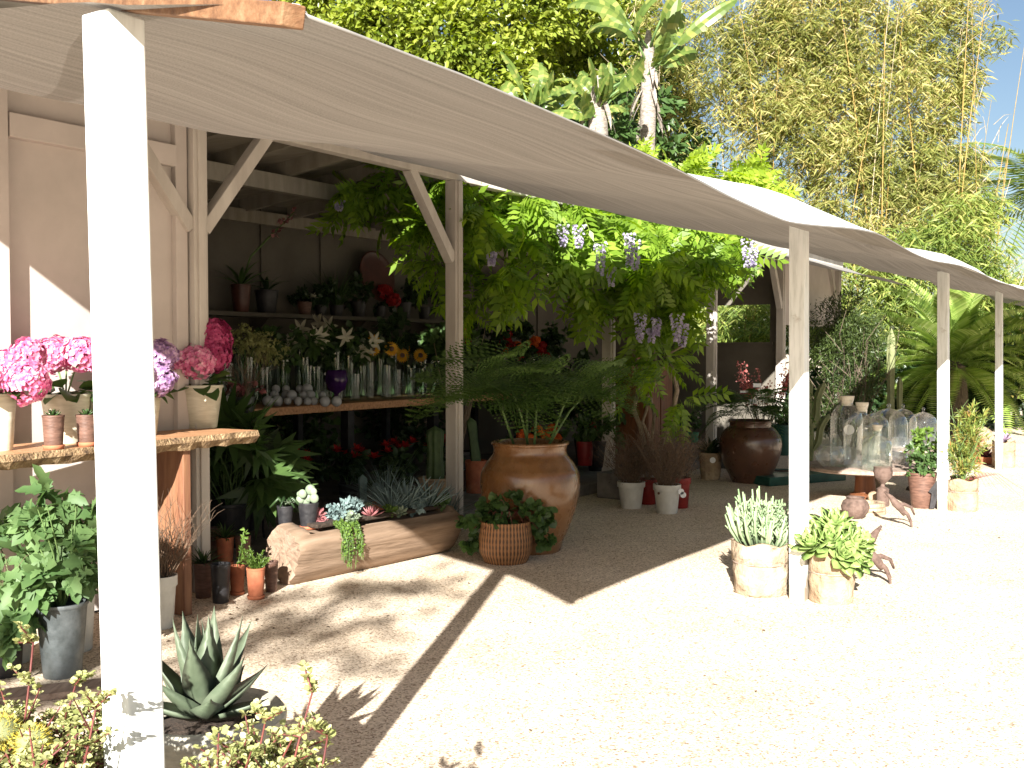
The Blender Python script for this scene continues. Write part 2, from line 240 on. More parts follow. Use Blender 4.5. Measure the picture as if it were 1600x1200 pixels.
# ------------------------------------------------------------------ mesh helpers
class MB:
    def __init__(s): s.v = []; s.f = []; s.uv = None
    def add(s, v, f):
        o = len(s.v); s.v += [tuple(map(float, p)) for p in v]; s.f += [tuple(i+o for i in q) for q in f]; return s
    def box(s, c, size, ang=0, R=None):
        hx, hy, hz = [q/2 for q in size]
        P = [(x, y, z) for x in (-hx, hx) for y in (-hy, hy) for z in (-hz, hz)]
        if R is None:
            ca, sa = math.cos(ang), math.sin(ang); P = [(x*ca-y*sa+c[0], x*sa+y*ca+c[1], z+c[2]) for x, y, z in P]
        else: P = [tuple(R @ Vector(p)+Vector(c)) for p in P]
        return s.add(P, [(0, 1, 3, 2), (4, 6, 7, 5), (0, 4, 5, 1), (2, 3, 7, 6), (0, 2, 6, 4), (1, 5, 7, 3)])
    def bar(s, a, b, w, h, up=(0, 0, 1)):
        a, b = Vector(a), Vector(b); y = (b-a); L = y.length; y.normalize(); x = y.cross(Vector(up)).normalized(); z = x.cross(y)
        return s.box((a+b)/2, (w, L, h), R=Matrix((x, y, z)).transposed())
    def tube(s, pts, rad, n=8, cap=True):
        pts = [Vector(p) for p in pts]
        if not hasattr(rad, '__len__'): rad = [rad]*len(pts)
        V = []; Fc = []; ref = Vector((0.123, .31, .94))
        for i, p in enumerate(pts):
            d = (pts[min(i+1, len(pts)-1)]-pts[max(i-1, 0)])
            d = d.normalized() if d.length > 1e-9 else Vector((0, 0, 1))
            x = d.cross(ref)
            if x.length < .05: x = d.cross(Vector((1, 0, 0)))
            x.normalize(); y = d.cross(x)
            for k in range(n):
                a = 2*PI*k/n; V.append(p+(x*math.cos(a)+y*math.sin(a))*rad[i])
        for i in range(len(pts)-1):
            for k in range(n):
                k2 = (k+1) % n; Fc.append((i*n+k, i*n+k2, (i+1)*n+k2, (i+1)*n+k))
        if cap: Fc.append(tuple(range(n))[::-1]); Fc.append(tuple(range((len(pts)-1)*n, len(pts)*n)))
        return s.add(V, Fc)
    def lathe(s, prof, n=24, c=(0, 0, 0), jit=0, capb=True, capt=False, seed=0):
        V = []; Fc = []; rr = random.Random(seed)
        for i, (r, z) in enumerate(prof):
            for k in range(n):
                a = 2*PI*k/n; q = r*(1+(rr.uniform(-jit, jit) if jit else 0)); V.append((c[0]+q*math.cos(a), c[1]+q*math.sin(a), c[2]+z+(rr.uniform(-jit, jit)*.12 if jit else 0)))
        for i in range(len(prof)-1):
            for k in range(n):
                k2 = (k+1) % n; Fc.append((i*n+k, i*n+k2, (i+1)*n+k2, (i+1)*n+k))
        if capb: Fc.append(tuple(range(n))[::-1])
        if capt: Fc.append(tuple(range((len(prof)-1)*n, len(prof)*n)))
        return s.add(V, Fc)
    def blob(s, c, r, n=10, m=7):
        if not hasattr(r, '__len__'): r = (r, r, r)
        prof = [(math.sin(PI*i/m), -math.cos(PI*i/m)) for i in range(m+1)]
        V = []; Fc = []
        for q, z in prof:
            for k in range(n):
                a = 2*PI*k/n; V.append((c[0]+max(q, .01)*r[0]*math.cos(a), c[1]+max(q, .01)*r[1]*math.sin(a), c[2]+z*r[2]))
        for i in range(m):
            for k in range(n):
                k2 = (k+1) % n; Fc.append((i*n+k, i*n+k2, (i+1)*n+k2, (i+1)*n+k))
        return s.add(V, Fc)
    def blade(s, base, d, up, L, w, thick=.0, curve=0, seg=6, shape=None, fold=.25):
        """a leaf blade with a keel; up = the side its face turns to; curve bends it towards -up"""
        d = Vector(d).normalized(); up = Vector(up); x = d.cross(up)
        if x.length < 1e-3: x = d.cross(Vector((1, .3, 0)))
        x.normalize(); up = x.cross(d).normalized(); p = Vector(base); V = []; Fc = []
        shape = shape or [.55, .9, 1, .92, .7, .38, .02]; seg = len(shape)-1
        for i in range(seg+1):
            hw = w/2*shape[i]
            V += [p-x*hw+up*hw*fold, p+up*0, p+x*hw+up*hw*fold, p-up*(thick*shape[i]+.0004)]
            p = p+d*(L/seg); q = Matrix.Rotation(-curve/seg, 3, x); d = q @ d; up = q @ up
        for i in range(seg):
            a = i*4; b = a+4
            Fc += [(a, a+1, b+1, b), (a+1, a+2, b+2, b+1), (a+2, a+3, b+3, b+2), (a+3, a, b, b+3)]
        return s.add(V, Fc)
    def build(s, name, m, parent=None, smooth=False, world=True, bevel=0, sub=0, sm_ang=None):
        me = bpy.data.meshes.new(name); v = s.v
        if parent is not None and world:
            o = parent['_o']; v = [(a-o[0], b-o[1], c-o[2]) for a, b, c in v]
        me.from_pydata(v, [], s.f); me.materials.append(m)
        ob = bpy.data.objects.new(name, me); COL.objects.link(ob); fin(ob, parent)
        if smooth:
            me.polygons.foreach_set('use_smooth', [True]*len(me.polygons))
            if sm_ang: me.set_sharp_from_angle(angle=math.radians(sm_ang))
        if bevel:
            b = ob.modifiers.new('b', 'BEVEL'); b.width = bevel; b.segments = 2; b.limit_method = 'ANGLE'
        if sub: q = ob.modifiers.new('s', 'SUBSURF'); q.levels = q.render_levels = sub
        return ob
def fin(ob, parent):
    if parent is not None: ob.parent = parent; ob['_o'] = list(parent['_o'])
    else: ob['_o'] = [0, 0, 0]
def raw(name, V, Fq, m, parent=None):
    """big uniform quad / tri mesh from numpy arrays (world coordinates)"""
    if parent is not None: V = V-np.array(list(parent['_o']))
    me = bpy.data.meshes.new(name); k = Fq.shape[1]
    me.vertices.add(len(V)); me.vertices.foreach_set('co', V.astype(np.float32).ravel())
    me.loops.add(Fq.size); me.loops.foreach_set('vertex_index', Fq.astype(np.int32).ravel())
    me.polygons.add(len(Fq)); me.polygons.foreach_set('loop_start', np.arange(0, Fq.size, k, dtype=np.int32))
    me.update(calc_edges=True); me.materials.append(m)
    ob = bpy.data.objects.new(name, me); COL.objects.link(ob); fin(ob, parent); return ob
def leaf_oval(w=.28, fold=.12, droop=.1):
    return (np.array([(0, 0, 0), (-w, .3, fold*w*2), (-w*.85, .68, fold*w*2-droop*.5), (0, 1, -droop), (w*.85, .68, fold*w*2-droop*.5), (w, .3, fold*w*2)]),
            np.array([(0, 1, 2, 3), (0, 3, 4, 5)]))
def leaf_dia(w=.2, droop=.05): return (np.array([(0, 0, 0), (-w, .42, .03), (0, 1, -droop), (w, .42, .03)]), np.array([(0, 1, 2, 3)]))
def leaf_pinnate(n=6, w=.075, ll=.34, droop=.35):
    V = []; Fc = []
    def one(b, d, L):
        o = len(V); d = np.array(d); d = d/np.linalg.norm(d); x = np.cross(d, (0, 0, 1)); x /= np.linalg.norm(x)
        V.extend([b, b+d*L*.42-x*w*1.0*L/ll, b+d*L+np.array((0, 0, -.06)), b+d*L*.42+x*w*L/ll]); Fc.append((o, o+1, o+2, o+3))
    for i in range(n):
        u = .18+.72*i/(n-1); b = np.array((0, u, -droop*u*u)); L = ll*(1-.35*abs(u-.45))
        for sgn in (-1, 1): one(b, (sgn*.95, .55, -.35), L)
    one(np.array((0, .93, -droop*.87)), (0, 1, -.6), ll*.8)
    o = len(V); V.extend([np.array((-.008, 0, 0)), np.array((-.008, .5, -droop*.25)), np.array((.008, .5, -droop*.25)), np.array((.008, 0, 0))]); Fc.append((o, o+1, o+2, o+3))
    o = len(V); V.extend([np.array((-.008, .5, -droop*.25)), np.array((-.006, .95, -droop*.9)), np.array((.006, .95, -droop*.9)), np.array((.008, .5, -droop*.25))]); Fc.append((o, o+1, o+2, o+3))
    return np.array(V), np.array(Fc)
def leaf_palmate(n=7, w=.1):
    V = []; Fc = []
    for i in range(n):
        a = (i-(n-1)/2)*(2.6/(n-1)); L = .75+.25*math.cos(a); d = np.array((math.sin(a), math.cos(a), 0)); x = np.array((d[1], -d[0], 0)); o = len(V); b = np.array((0, .12, 0))
        V.extend([b, b+d*L*.45-x*w+(0, 0, .03), b+d*L+np.array((0, 0, -.18)), b+d*L*.45+x*w+(0, 0, .03)]); Fc.append((o, o+1, o+2, o+3))
    return np.array(V), np.array(Fc)
def leaf_lobed():
    P = [(0, 0), (-.16, .12), (-.34, .16), (-.22, .32), (-.38, .48), (-.2, .52), (-.2, .78), (0, 1), (.2, .78), (.2, .52), (.38, .48), (.22, .32), (.34, .16), (.16, .12)]
    V = [(x, y, .25*abs(x)-.25*y*y) for x, y in P]+[(0, .3, -.02), (0, .55, -.08)]
    Fc = [(0, 1, 2, 14), (14, 2, 3, 15), (15, 3, 4, 5), (15, 5, 6, 7), (15, 7, 8, 9), (15, 9, 10, 11), (14, 15, 11, 12), (0, 14, 12, 13)]
    return np.array(V), np.array(Fc)
def norm(a): return a/np.maximum(np.linalg.norm(a, axis=-1, keepdims=True), 1e-9)
def rdir(n):
    return norm(RS.normal(size=(n, 3)))
def scatter(name, m, parent, tmpl, P, d, up, S):
    tv, tf = tmpl; n = len(P); y = norm(d); x = norm(np.cross(y, up)); z = np.cross(x, y)
    R = np.stack([x, y, z], axis=1)                     # rows
    V = np.einsum('kc,ncd->nkd', tv, R)*np.asarray(S).reshape(-1, 1, 1)+P[:, None, :]
    Fq = (tf[None]+(np.arange(n)*len(tv))[:, None, None]).reshape(-1, tf.shape[1])
    return raw(name, V.reshape(-1, 3), Fq, m, parent)
def crown(name, m, parent, blobs, n, size, tmpl, shell=.45, droop=.3, jit=.35, out=.8, hole=0):
    """leaves through the outer shell of several ellipsoids, grouped in small sprays"""
    w = np.array([b[1][0]*b[1][2] for b in blobs], float); w /= w.sum(); cnt = np.maximum((w*n).astype(int), 4)
    PP = []; DD = []
    for (c, r), k in zip(blobs, cnt):
        spr = max(3, k//14); sd = rdir(spr); sr = (1-shell*RS.rand(spr, 1)**1.3)
        sp = sd*sr; idx = RS.randint(0, spr, k)
        p = sp[idx]*np.array(r)+RS.normal(size=(k, 3))*np.array(r)*.16*jit/.35*.6+np.array(c)
        PP.append(p); DD.append(norm(sd[idx]*out+RS.normal(size=(k, 3))*.7+np.array((0, 0, -droop))))
    P = np.concatenate(PP); d = np.concatenate(DD)
    if hole:
        g = np.sin(P[:, 0]*2.1+1.3)*np.sin(P[:, 2]*2.6)+np.sin(P[:, 0]*4.7+P[:, 2]*3.1)*.5; keep = (g < 1-hole) | (RS.rand(len(P)) < .2); P = P[keep]; d = d[keep]
    up = norm(RS.normal(size=P.shape)*.6+np.array((0, -.5, 1.0)))
    return scatter(name, m, parent, tmpl, P, d, up, size*(.65+.7*RS.rand(len(P))))

# ------------------------------------------------------------------ things
def tag(o, label=None, cat=None, group=None, kind=None):
    if label: o['label'] = label
    if cat: o['category'] = cat
    if group: o['group'] = group
    if kind: o['kind'] = kind
    return o
def thing(name, label, cat, loc, group=None, rotz=0):
    o = bpy.data.objects.new(name, None); COL.objects.link(o); o.empty_display_size = .1
    o.location = [float(q) for q in loc]; o['_o'] = [float(q) for q in loc]; return tag(o, label, cat, group)
def struct(o): o['kind'] = 'structure'; return o
NR = np.array

# ================================================================== WORLD, SUN, CAMERA
SUN_EL, SUN_AZ = math.radians(24.5), math.radians(9.3)      # light travels towards +Y, turned 9.3 deg to +X, downwards
SD = Vector((math.sin(SUN_AZ)*math.cos(SUN_EL), math.cos(SUN_AZ)*math.cos(SUN_EL), -math.sin(SUN_EL)))
w = bpy.data.worlds.new("World"); sc.world = w; w.use_nodes = True; nt = w.node_tree; nt.nodes.clear()
sky = nt.nodes.new('ShaderNodeTexSky'); sky.sky_type = 'NISHITA'; sky.sun_disc = False
sky.sun_elevation = SUN_EL; sky.sun_rotation = math.radians(180)+SUN_AZ; sky.air_density = 1.0; sky.dust_density = 1.0; sky.ozone_density = 1.2
bg = nt.nodes.new('ShaderNodeBackground'); bg.inputs[1].default_value = .13
ow = nt.nodes.new('ShaderNodeOutputWorld'); nt.links.new(sky.outputs[0], bg.inputs[0]); nt.links.new(bg.outputs[0], ow.inputs[0])
sl = bpy.data.lights.new('sun', 'SUN'); sl.energy = 19.0; sl.angle = math.radians(.53); sl.color = (1, .965, .90)
so = bpy.data.objects.new('sun', sl); COL.objects.link(so); so.rotation_euler = SD.to_track_quat('-Z', 'Y').to_euler()
cam = bpy.data.cameras.new('camera'); cam.sensor_width = 36; cam.lens = F/1600*36; cam.clip_end = 600; cam.clip_start = .05
co = bpy.data.objects.new('camera', cam); COL.objects.link(co); co.location = (0, 0, CAMH); co.rotation_euler = (PI/2-PITCH, 0, 0); sc.camera = co
sc.cycles.max_bounces = 7; sc.cycles.diffuse_bounces = 3; sc.cycles.glossy_bounces = 3; sc.cycles.transmission_bounces = 4; sc.cycles.transparent_max_bounces = 12
sc.view_settings.view_transform = 'Standard'; sc.view_settings.look = 'None'; sc.view_settings.exposure = 0; sc.view_settings.gamma = 1

#@@SETTING
# ================================================================== GROUND
mb = MB(); S_ = 300
mb.add([(-S_, -60, 0), (S_, -60, 0), (S_, 500, 0), (-S_, 500, 0)], [(0, 1, 2, 3)])
struct(mb.build('ground', M['gravel']))
# loose stones lying on the gravel near the camera: real little stones, nobody could count them
def stones(n, region, smin, smax, name, m):
    P = []
    while len(P) < n:
        q = region()
        P.append(q)
    P = NR(P); t = NR([(1, 0, 0), (0, 1, 0), (-1, 0, 0), (0, -1, 0), (0, 0, .7), (0, 0, -.3)], float); f = NR([(0, 1, 4), (1, 2, 4), (2, 3, 4), (3, 0, 4), (1, 0, 5), (2, 1, 5), (3, 2, 5), (0, 3, 5)])
    d = rdir(len(P)); d[:, 2] = 0; return scatter(name, m, None, (t, f), P, d, np.tile(NR([[.05, .02, 1.]]), (len(P), 1)), smin+(smax-smin)*RS.rand(len(P))**2)
def reg1():
    Y = 3+9*RS.rand()**1.6; return (RS.uniform(-.5, .5)*Y*.97, Y, .001)
tag(stones(9000, reg1, .0025, .0075, 'loose_gravel', mat('gravel_stone', (.36, .28, .20), (.72, .62, .48), 30, .9, 0)), 'loose pale gravel stones scattered over the yard', 'gravel', kind='stuff')

# dry leaf litter blown over the yard
PL = []
for cx, cy, sx, sy, n_ in ((-.9, 6.7, .5, .5, 90), (.9, 10.2, .8, .5, 110), (1.6, 8.8, 1.0, .8, 70), (2.9, 9.6, .8, .7, 30), (.0, 5.8, .9, 1.0, 22), (3.0, 7.6, 1.0, 1.2, 14), (-1.7, 6.1, .3, .4, 60)):
    PL.append(np.stack([cx+RS.normal(size=n_)*sx, cy+RS.normal(size=n_)*sy, np.full(n_, .006)], 1))
PL = np.concatenate(PL); dl = rdir(len(PL)); dl[:, 2] *= .15
tag(scatter('leaf_litter', M['l_dry'], None, leaf_oval(.3, .15), PL, dl, np.tile(NR([[.1, .1, 1.]]), (len(PL), 1))+RS.normal(size=PL.shape)*.2, .010+.018*RS.rand(len(PL))**2), 'small dry brown leaves and bits scattered on the gravel', 'leaf litter', kind='stuff')

# ================================================================== SHED
shed = thing('flower_shed', 'long white painted open-fronted flower shed with timber posts and braces', 'shed', B(0, 0))
BEAMZ = 3.0
FLOOR = .12
mb = MB(); c = B(4.8, 1.62, FLOOR/2); mb.box(c, (13.2, 3.1, FLOOR), ROWANG); mb.build('floor_slab', M['concrete'], shed, bevel=.01)
for t in (0, 2.8, 5.65, 8.55, 11.3, 14.3):
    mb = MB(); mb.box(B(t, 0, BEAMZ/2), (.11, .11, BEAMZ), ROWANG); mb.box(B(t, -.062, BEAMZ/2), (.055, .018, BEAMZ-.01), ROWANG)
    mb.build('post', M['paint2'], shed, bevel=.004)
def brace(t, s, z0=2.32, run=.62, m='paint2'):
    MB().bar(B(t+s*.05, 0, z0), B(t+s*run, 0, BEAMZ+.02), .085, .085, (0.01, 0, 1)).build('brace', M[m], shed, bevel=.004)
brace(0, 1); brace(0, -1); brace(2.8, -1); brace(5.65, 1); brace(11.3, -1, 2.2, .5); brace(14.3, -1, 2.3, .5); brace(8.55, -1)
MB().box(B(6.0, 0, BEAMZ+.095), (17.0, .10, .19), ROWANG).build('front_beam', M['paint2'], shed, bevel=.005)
mb = MB(); mb.box(B(4.7, 2.95, 1.8), (13.4, .06, 3.36), ROWANG)
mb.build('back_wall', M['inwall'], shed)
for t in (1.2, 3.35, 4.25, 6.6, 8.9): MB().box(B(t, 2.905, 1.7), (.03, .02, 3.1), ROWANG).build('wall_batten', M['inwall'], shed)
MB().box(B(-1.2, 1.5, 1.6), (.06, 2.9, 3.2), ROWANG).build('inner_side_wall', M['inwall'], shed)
# end wall with an open window
mb = MB(); W0, W1, Z0, Z1 = .2, 1.65, 1.68, 2.27; te = 11.42
mb.box(B(te, 1.5, (Z0)/2), (.06, 2.84, Z0), ROWANG); mb.box(B(te, 1.5, (Z1+3.2)/2), (.06, 2.84, 3.2-Z1), ROWANG)
mb.box(B(te, (W0+.08)/2, (Z0+Z1)/2), (.06, W0-.08, Z1-Z0), ROWANG); mb.box(B(te, (W1+2.92)/2, (Z0+Z1)/2), (.06, 2.92-W1, Z1-Z0), ROWANG)
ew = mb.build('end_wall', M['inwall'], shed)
mb = MB(); mb.box(B(te-.045, (W0+W1)/2, Z0-.02), (.05, W1-W0+.1, .04), ROWANG); mb.build('window_sill', M['inwall'], ew)
# left closed bays
mb = MB(); mb.box(B(-5.2, .05, 1.62), (10.3, .04, 3.2), ROWANG); mb.build('front_wall', M['wall'], shed)
mb = MB(); mb.box(B(-.72, -.005, 2.755), (1.1, .07, .13), ROWANG); mb.box(B(-4, -.005, 2.755), (5.2, .07, .13), ROWANG); mb.build('wall_rail', M['wall'], shed, bevel=.004)
for t, ww in ((-1.33, .10), (-2.6, .10), (-3.9, .1), (-.115, .09)):
    MB().box(B(t, -.005 if ww > .095 else .01, 1.5), (ww, .07 if ww > .095 else .045, 3.0), ROWANG).build('wall_stud', M['wall'], shed, bevel=.004)
# right bay: upper wall, no back
mb = MB(); mb.box(B(12.85, .04, 2.5), (2.8, .04, 1.1), ROWANG); mb.build('gable_panel', M['wall'], shed)
mb = MB(); q = [B(11.7, -.15, 3.22), B(14.7, -.15, 3.2), B(14.7, .9, 3.95), B(11.7, .9, 3.98)]
mb.add(q+[p-NR([0, 0, .04]) for p in q], [(0, 1, 2, 3), (7, 6, 5, 4), (0, 4, 5, 1), (2, 6, 7, 3), (1, 5, 6, 2), (0, 3, 7, 4)]); mb.build('end_roof', M['roof'], shed)
# roof and rafters
mb = MB(); q = [B(-9.5, -.12, 3.46), B(11.6, -.12, 3.46), B(11.6, 3.2, 3.06), B(-9.5, 3.2, 3.06)]
mb.add(q+[p+NR([0, 0, .05]) for p in q], [(3, 2, 1, 0), (4, 5, 6, 7), (0, 1, 5, 4), (2, 3, 7, 6), (1, 2, 6, 5), (3, 0, 4, 7)]); mb.build('roof', M['ceil'], shed)
for i in range(17):
    t = .35+i*.68
    MB().bar(B(t, .08, 3.37), B(t, 2.9, 3.03), .05, .14).build('rafter', M['ceil'], shed)
MB().box(B(4.9, 1.55, 3.04), (12.8, .09, .15), ROWANG).build('tie_beam', M['ceil'], shed)
MB().box(B(4.9, 2.84, 2.93), (12.8, .05, .13), ROWANG).build('wall_plate', M['ceil'], shed)

# concrete blocks in front of the shed posts
for t, n, lx, ly, h, lab in ((5.5, -.35, .62, .5, .27, 'low grey concrete block behind the big amber urn, holding leafy pots'), (8.9, -.30, .75, .55, .28, 'concrete block catching sun below the wisteria, beside the brown urn')):
    b = MB().box(B(t, n, h/2), (lx, ly, h), ROWANG).build('concrete_block', M['concrete'], bevel=.015); tag(b, lab, 'concrete block')

# ================================================================== SHADE CLOTH
def sback(a):
    k = [(-9, 3.3), (5.8, 3.3), (6.6, 2.5), (7.2, 2.1), (8.2, 1.9), (10, 1.25), (12, 1.15), (30, 1.1)]
    return float(np.interp(a, [q[0] for q in k], [q[1] for q in k]))
def sfront(a): return -.75+.10*min(1, max(0, a/5))
def edgez(a):
    k = [(-5, 2.20), (-.2, 2.145), (.3, 2.14), (.9, 2.113), (1.9, 2.078), (2.6, 2.07), (3.6, 2.12), (4.2, 2.145), (5.57, 2.125), (7.6, 2.15), (9.4, 2.12), (11, 2.17), (13, 2.12), (20, 2.15)]
    return float(np.interp(a, [q[0] for q in k], [q[1] for q in k]))
def clothz(a, s):
    f = sfront(a); u = (s-f); top = 3.08
    base = edgez(a)*(1-min(1, max(0, u/.75)))+2.325*min(1, max(0, u/.75)) if s < 0 else 2.325+(top-2.325)*s/3.3
    z = base
    if s > 0: z -= .10*math.sin(PI*min(1, s/3.3))*(.7+.3*math.sin(a*1.3))+.08*math.exp(-((a-1.0)/1.6)**2)*math.sin(PI*min(1, s/3.3))**2
    z -= .03*math.sin(PI*min(1, max(0, (s+.75)/2)))*max(0, math.sin(PI*a/4.9))**2
    z += .012*math.sin(a*2.3+s*1.7)+.01*math.sin(a*5.1-s*2.2)*min(1, u)
    return z
can = thing('shade_awning', 'long off-white shade cloth awning stretched from the shed over the front posts', 'awning', A(0, 0))
NA, NS = 260, 34; V = []; UVc = []
for i in range(NA+1):
    a0 = -.19+(22.2)*i/NA
    for j in range(NS+1):
        v = j/NS; f = sfront(a0); a = a0; s = f+(sback(a0)-f)*v
        if a0 < 4: a = a0+(.12*min(1, max(0, (s-f)/.6))+.12*max(0, s))*(1-max(0, a0+.19)/4.2)      # side edge slants outwards
        z = clothz(a0, s)
        # turned-down front hem, deepest between the second and third post
        hem = .105*math.exp(-((a0-2.9)/1.1)**2)+.085*math.exp(-((a0-7.4)/1.3)**2)+.05*math.exp(-((a0-11.5)/1.2)**2)+.006
        uu = s-f
        if uu < .24: z += hem*(uu/.24)**.7
        elif uu < .7: z += hem*(1-(uu-.24)/.46)
        V.append(A(a, s, z)); UVc.append((a, s))
V = NR(V); o = NR(list(can['_o'])); ob = None
Fq = NR([(i*(NS+1)+j, (i+1)*(NS+1)+j, (i+1)*(NS+1)+j+1, i*(NS+1)+j+1) for i in range(NA) for j in range(NS)])
ob = raw('cloth', V, Fq, M['cloth'], can); me = ob.data; uvl = me.uv_layers.new(name='UVMap')
uvl.data.foreach_set('uv', NR([UVc[k] for k in Fq.ravel()]).astype(np.float32).ravel()); me.polygons.foreach_set('use_smooth', [True]*len(me.polygons))
# a second cloth reaching out from the shed eave over the far bays
V2 = []; UV2 = []; na, ns = 60, 12
for i in range(na+1):
    a_ = 9.3+8.6*i/na
    for j in range(ns+1):
        v_ = j/ns; s_ = 3.32-v_*(1.15*min(1, i/9)+.05)+.02*math.sin(a_*3); V2.append(A(a_, s_, 3.06-.30*(3.32-s_)-.05*math.sin(PI*v_)-.03*v_*math.sin(a_*.8)**2)); UV2.append((a_, s_))
F2 = NR([(i*(ns+1)+j, (i+1)*(ns+1)+j, (i+1)*(ns+1)+j+1, i*(ns+1)+j+1) for i in range(na) for j in range(ns)])
ob = raw('eave_cloth', NR(V2), F2, M['cloth'], can); me = ob.data; uvl = me.uv_layers.new(name='UVMap')
uvl.data.foreach_set('uv', NR([UV2[k] for k in F2.ravel()]).astype(np.float32).ravel()); me.polygons.foreach_set('use_smooth', [True]*len(me.polygons))
hm = []                                   # sun on the turned-down hem painted white, a strip of its own lying 3 mm outside the cloth
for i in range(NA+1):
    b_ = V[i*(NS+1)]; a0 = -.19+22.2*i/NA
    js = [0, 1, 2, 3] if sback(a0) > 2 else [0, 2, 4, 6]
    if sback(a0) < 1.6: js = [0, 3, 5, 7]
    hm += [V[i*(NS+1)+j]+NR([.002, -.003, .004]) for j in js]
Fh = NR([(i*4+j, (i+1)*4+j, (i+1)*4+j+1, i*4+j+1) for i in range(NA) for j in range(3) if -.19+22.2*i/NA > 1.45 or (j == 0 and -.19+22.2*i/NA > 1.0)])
raw('sunlit_hem_band', NR(hm), Fh, M['hem'], can)
mb = MB(); pts = [V[i*(NS+1)] for i in range(0, NA+1, 2)]; mb.tube(pts, .004, 5); mb.build('hem_cord', M['cloth'], can, smooth=True)
for (p, q) in (((456, 8), (478, 22)),):
    a_, b_ = D(*p, 1.86), D(*q, 1.95); MB().tube([a_, (a_+b_)/2+NR([0, 0, .006]), b_], .004, 5).build('tie_rope', M['white'], can)

# ================================================================== FRONT POSTS, SIDE RAFTER
PG = 'white square posts holding the front of the awning'
def fpost(base, top, wd, label, extra=False):
    t = thing('awning_post', label, 'post', base, PG); mb = MB(); h = wd/2; V = []
    for c_, zz in ((base, -.02), (base+(top-base)*.5, 0), (top, 0)):
        for sx, sy in ((-1, -1), (1, -1), (1, 1), (-1, 1)): V.append(c_+ROW*h*sx+INW*h*sy+NR([0, 0, zz]))
    Fc = [(0, 3, 2, 1), (8, 9, 10, 11)]
    for i in (0, 4):
        for k in range(4): Fc.append((i+k, i+(k+1) % 4, i+4+(k+1) % 4, i+4+k))
    mb.add(V, Fc).build('shaft', M['post'], t, bevel=.006)
    return t
b1 = G(222, 1600); tp = D(177, 26, b1[1]+.02); fpost(b1, tp, .097, 'nearest and widest white post, in front of the hydrangeas')
for px, yb, yt, lab in ((1248.5, 936, 352, 'white post between the two burlap and paper wrapped succulent pots'), (1474, 796, 424, 'white post beside the far round table and the paper wrapped grassy pot'), (1561, 733, 452, 'farthest slim white post behind the lilac succulent pot')):
    b_ = G(px, yb); fpost(b_, D(px, yt, b_[1]), .098 if px < 1500 else .085, lab)
# rafter: reddish timber on top of the first post
e0 = D(459, 25, 1.83); e1 = D(177, 3, 2.50); e2 = e1+(e1-e0)*2.6
r = thing('side_rafter', 'reddish unpainted timber rafter resting on top of the nearest post', 'beam', e1)
MB().bar(e0, e2, .045, .040, (0, 0, 1)).build('timber', M['redwood'], r, bevel=.003)
# ================================================================== PLANT BUILDERS
def gp(px, yb, wpx, z=0.0):
    """standing point on the surface at height z of a round thing wpx pixels wide whose front foot shows at (px, yb)"""
    g = G(px, yb, z); r = wpx/2*g[1]/F; d = norm(NR([g[0], g[1], 0.])); return g+d*r, r, g[1]/F
def potmesh(loc, rt, rb, h, style='taper', n=28):
    mb = MB(); th = max(.006, rt*.07); c = loc
    if style == 'rim': p = [(rb*.94, 0), (rb, .006), (rt*.93, h*.80), (rt, h*.80), (rt*1.03, h*.82), (rt*1.03, h), (rt-th, h), (rt*.82, h*.86)]
    elif style == 'round': p = [(rb, 0), (rt*1.05, h*.25), (rt*1.08, h*.55), (rt, h*.93), (rt*1.03, h), (rt-th, h), (rt-th, h*.85)]
    elif style == 'bucket': p = [(rb, 0), (rb*1.02, .012), (rb+(rt-rb)*.3, h*.3), (rb+(rt-rb)*.33, h*.315), (rb+(rt-rb)*.36, h*.34), (rt*.985, h*.93), (rt, h*.94), (rt*1.05, h*.965), (rt*1.04, h), (rt-th, h), (rt*.9, h*.8)]
    else: p = [(rb*.95, 0), (rb, .005), (rb+(rt-rb)*.5, h*.5), (rt*.99, h*.93), (rt*1.03, h*.94), (rt*1.03, h), (rt-th, h), (rt-th*1.2, h*.85)]
    mb.lathe(p, n, c); return mb
def pot(name, label, px, yb, wpx, hpx, m, z=0., taper=.78, style='taper', group=None, cat='potted plant', soil=True, saucer=None, partname='pot'):
    loc, r, k = gp(px, yb, wpx*taper, z); rt = wpx/2*k; h = hpx*k
    t = thing(name, label, cat, loc, group); t['_k'] = k
    pm = potmesh(loc, rt, rt*taper, h, style).build(partname, M[m], t, smooth=True, sm_ang=40)
    if soil: MB().lathe([(rt*.88, 0), (rt*.5, .008), (.001, .012)], 16, loc+NR([0, 0, h*.88]), capb=False).build('soil', M['soil'], pm, smooth=True)
    if saucer: MB().lathe([(rt*taper*1.12, 0), (rt*taper*1.22, .02*1), (rt*taper*1.15, .022), (rt*taper*1.0, .006)], 20, loc+NR([0, 0, .001])).build('saucer', M[saucer], t, smooth=True)
    return t, loc, rt, h, k
def sprout(t, top, n, L, spread, wl, m, name='foliage', curve=.5, rad=.02, thick=0, shape=None, fold=.25, jit=.3, up0=.15):
    mb = MB()
    for i in range(n):
        az = i*2.39996+random.uniform(-.3, .3); u = (i+.5)/n; el = PI/2-(up0+spread*u**.7)+random.uniform(-.1, .1)*jit*3
        d = Vector((math.cos(az)*math.cos(el), math.sin(az)*math.cos(el), math.sin(el))); up = Vector((-math.cos(az)*math.sin(el), -math.sin(az)*math.sin(el), math.cos(el)))
        b = Vector(top)+Vector((math.cos(az), math.sin(az), 0))*rad*u
        mb.blade(b, d, up, L*random.uniform(1-jit, 1+jit*.5), wl, thick, curve*random.uniform(.5, 1.4), shape=shape, fold=fold)
    return mb.build(name, m, t, smooth=thick > 0)
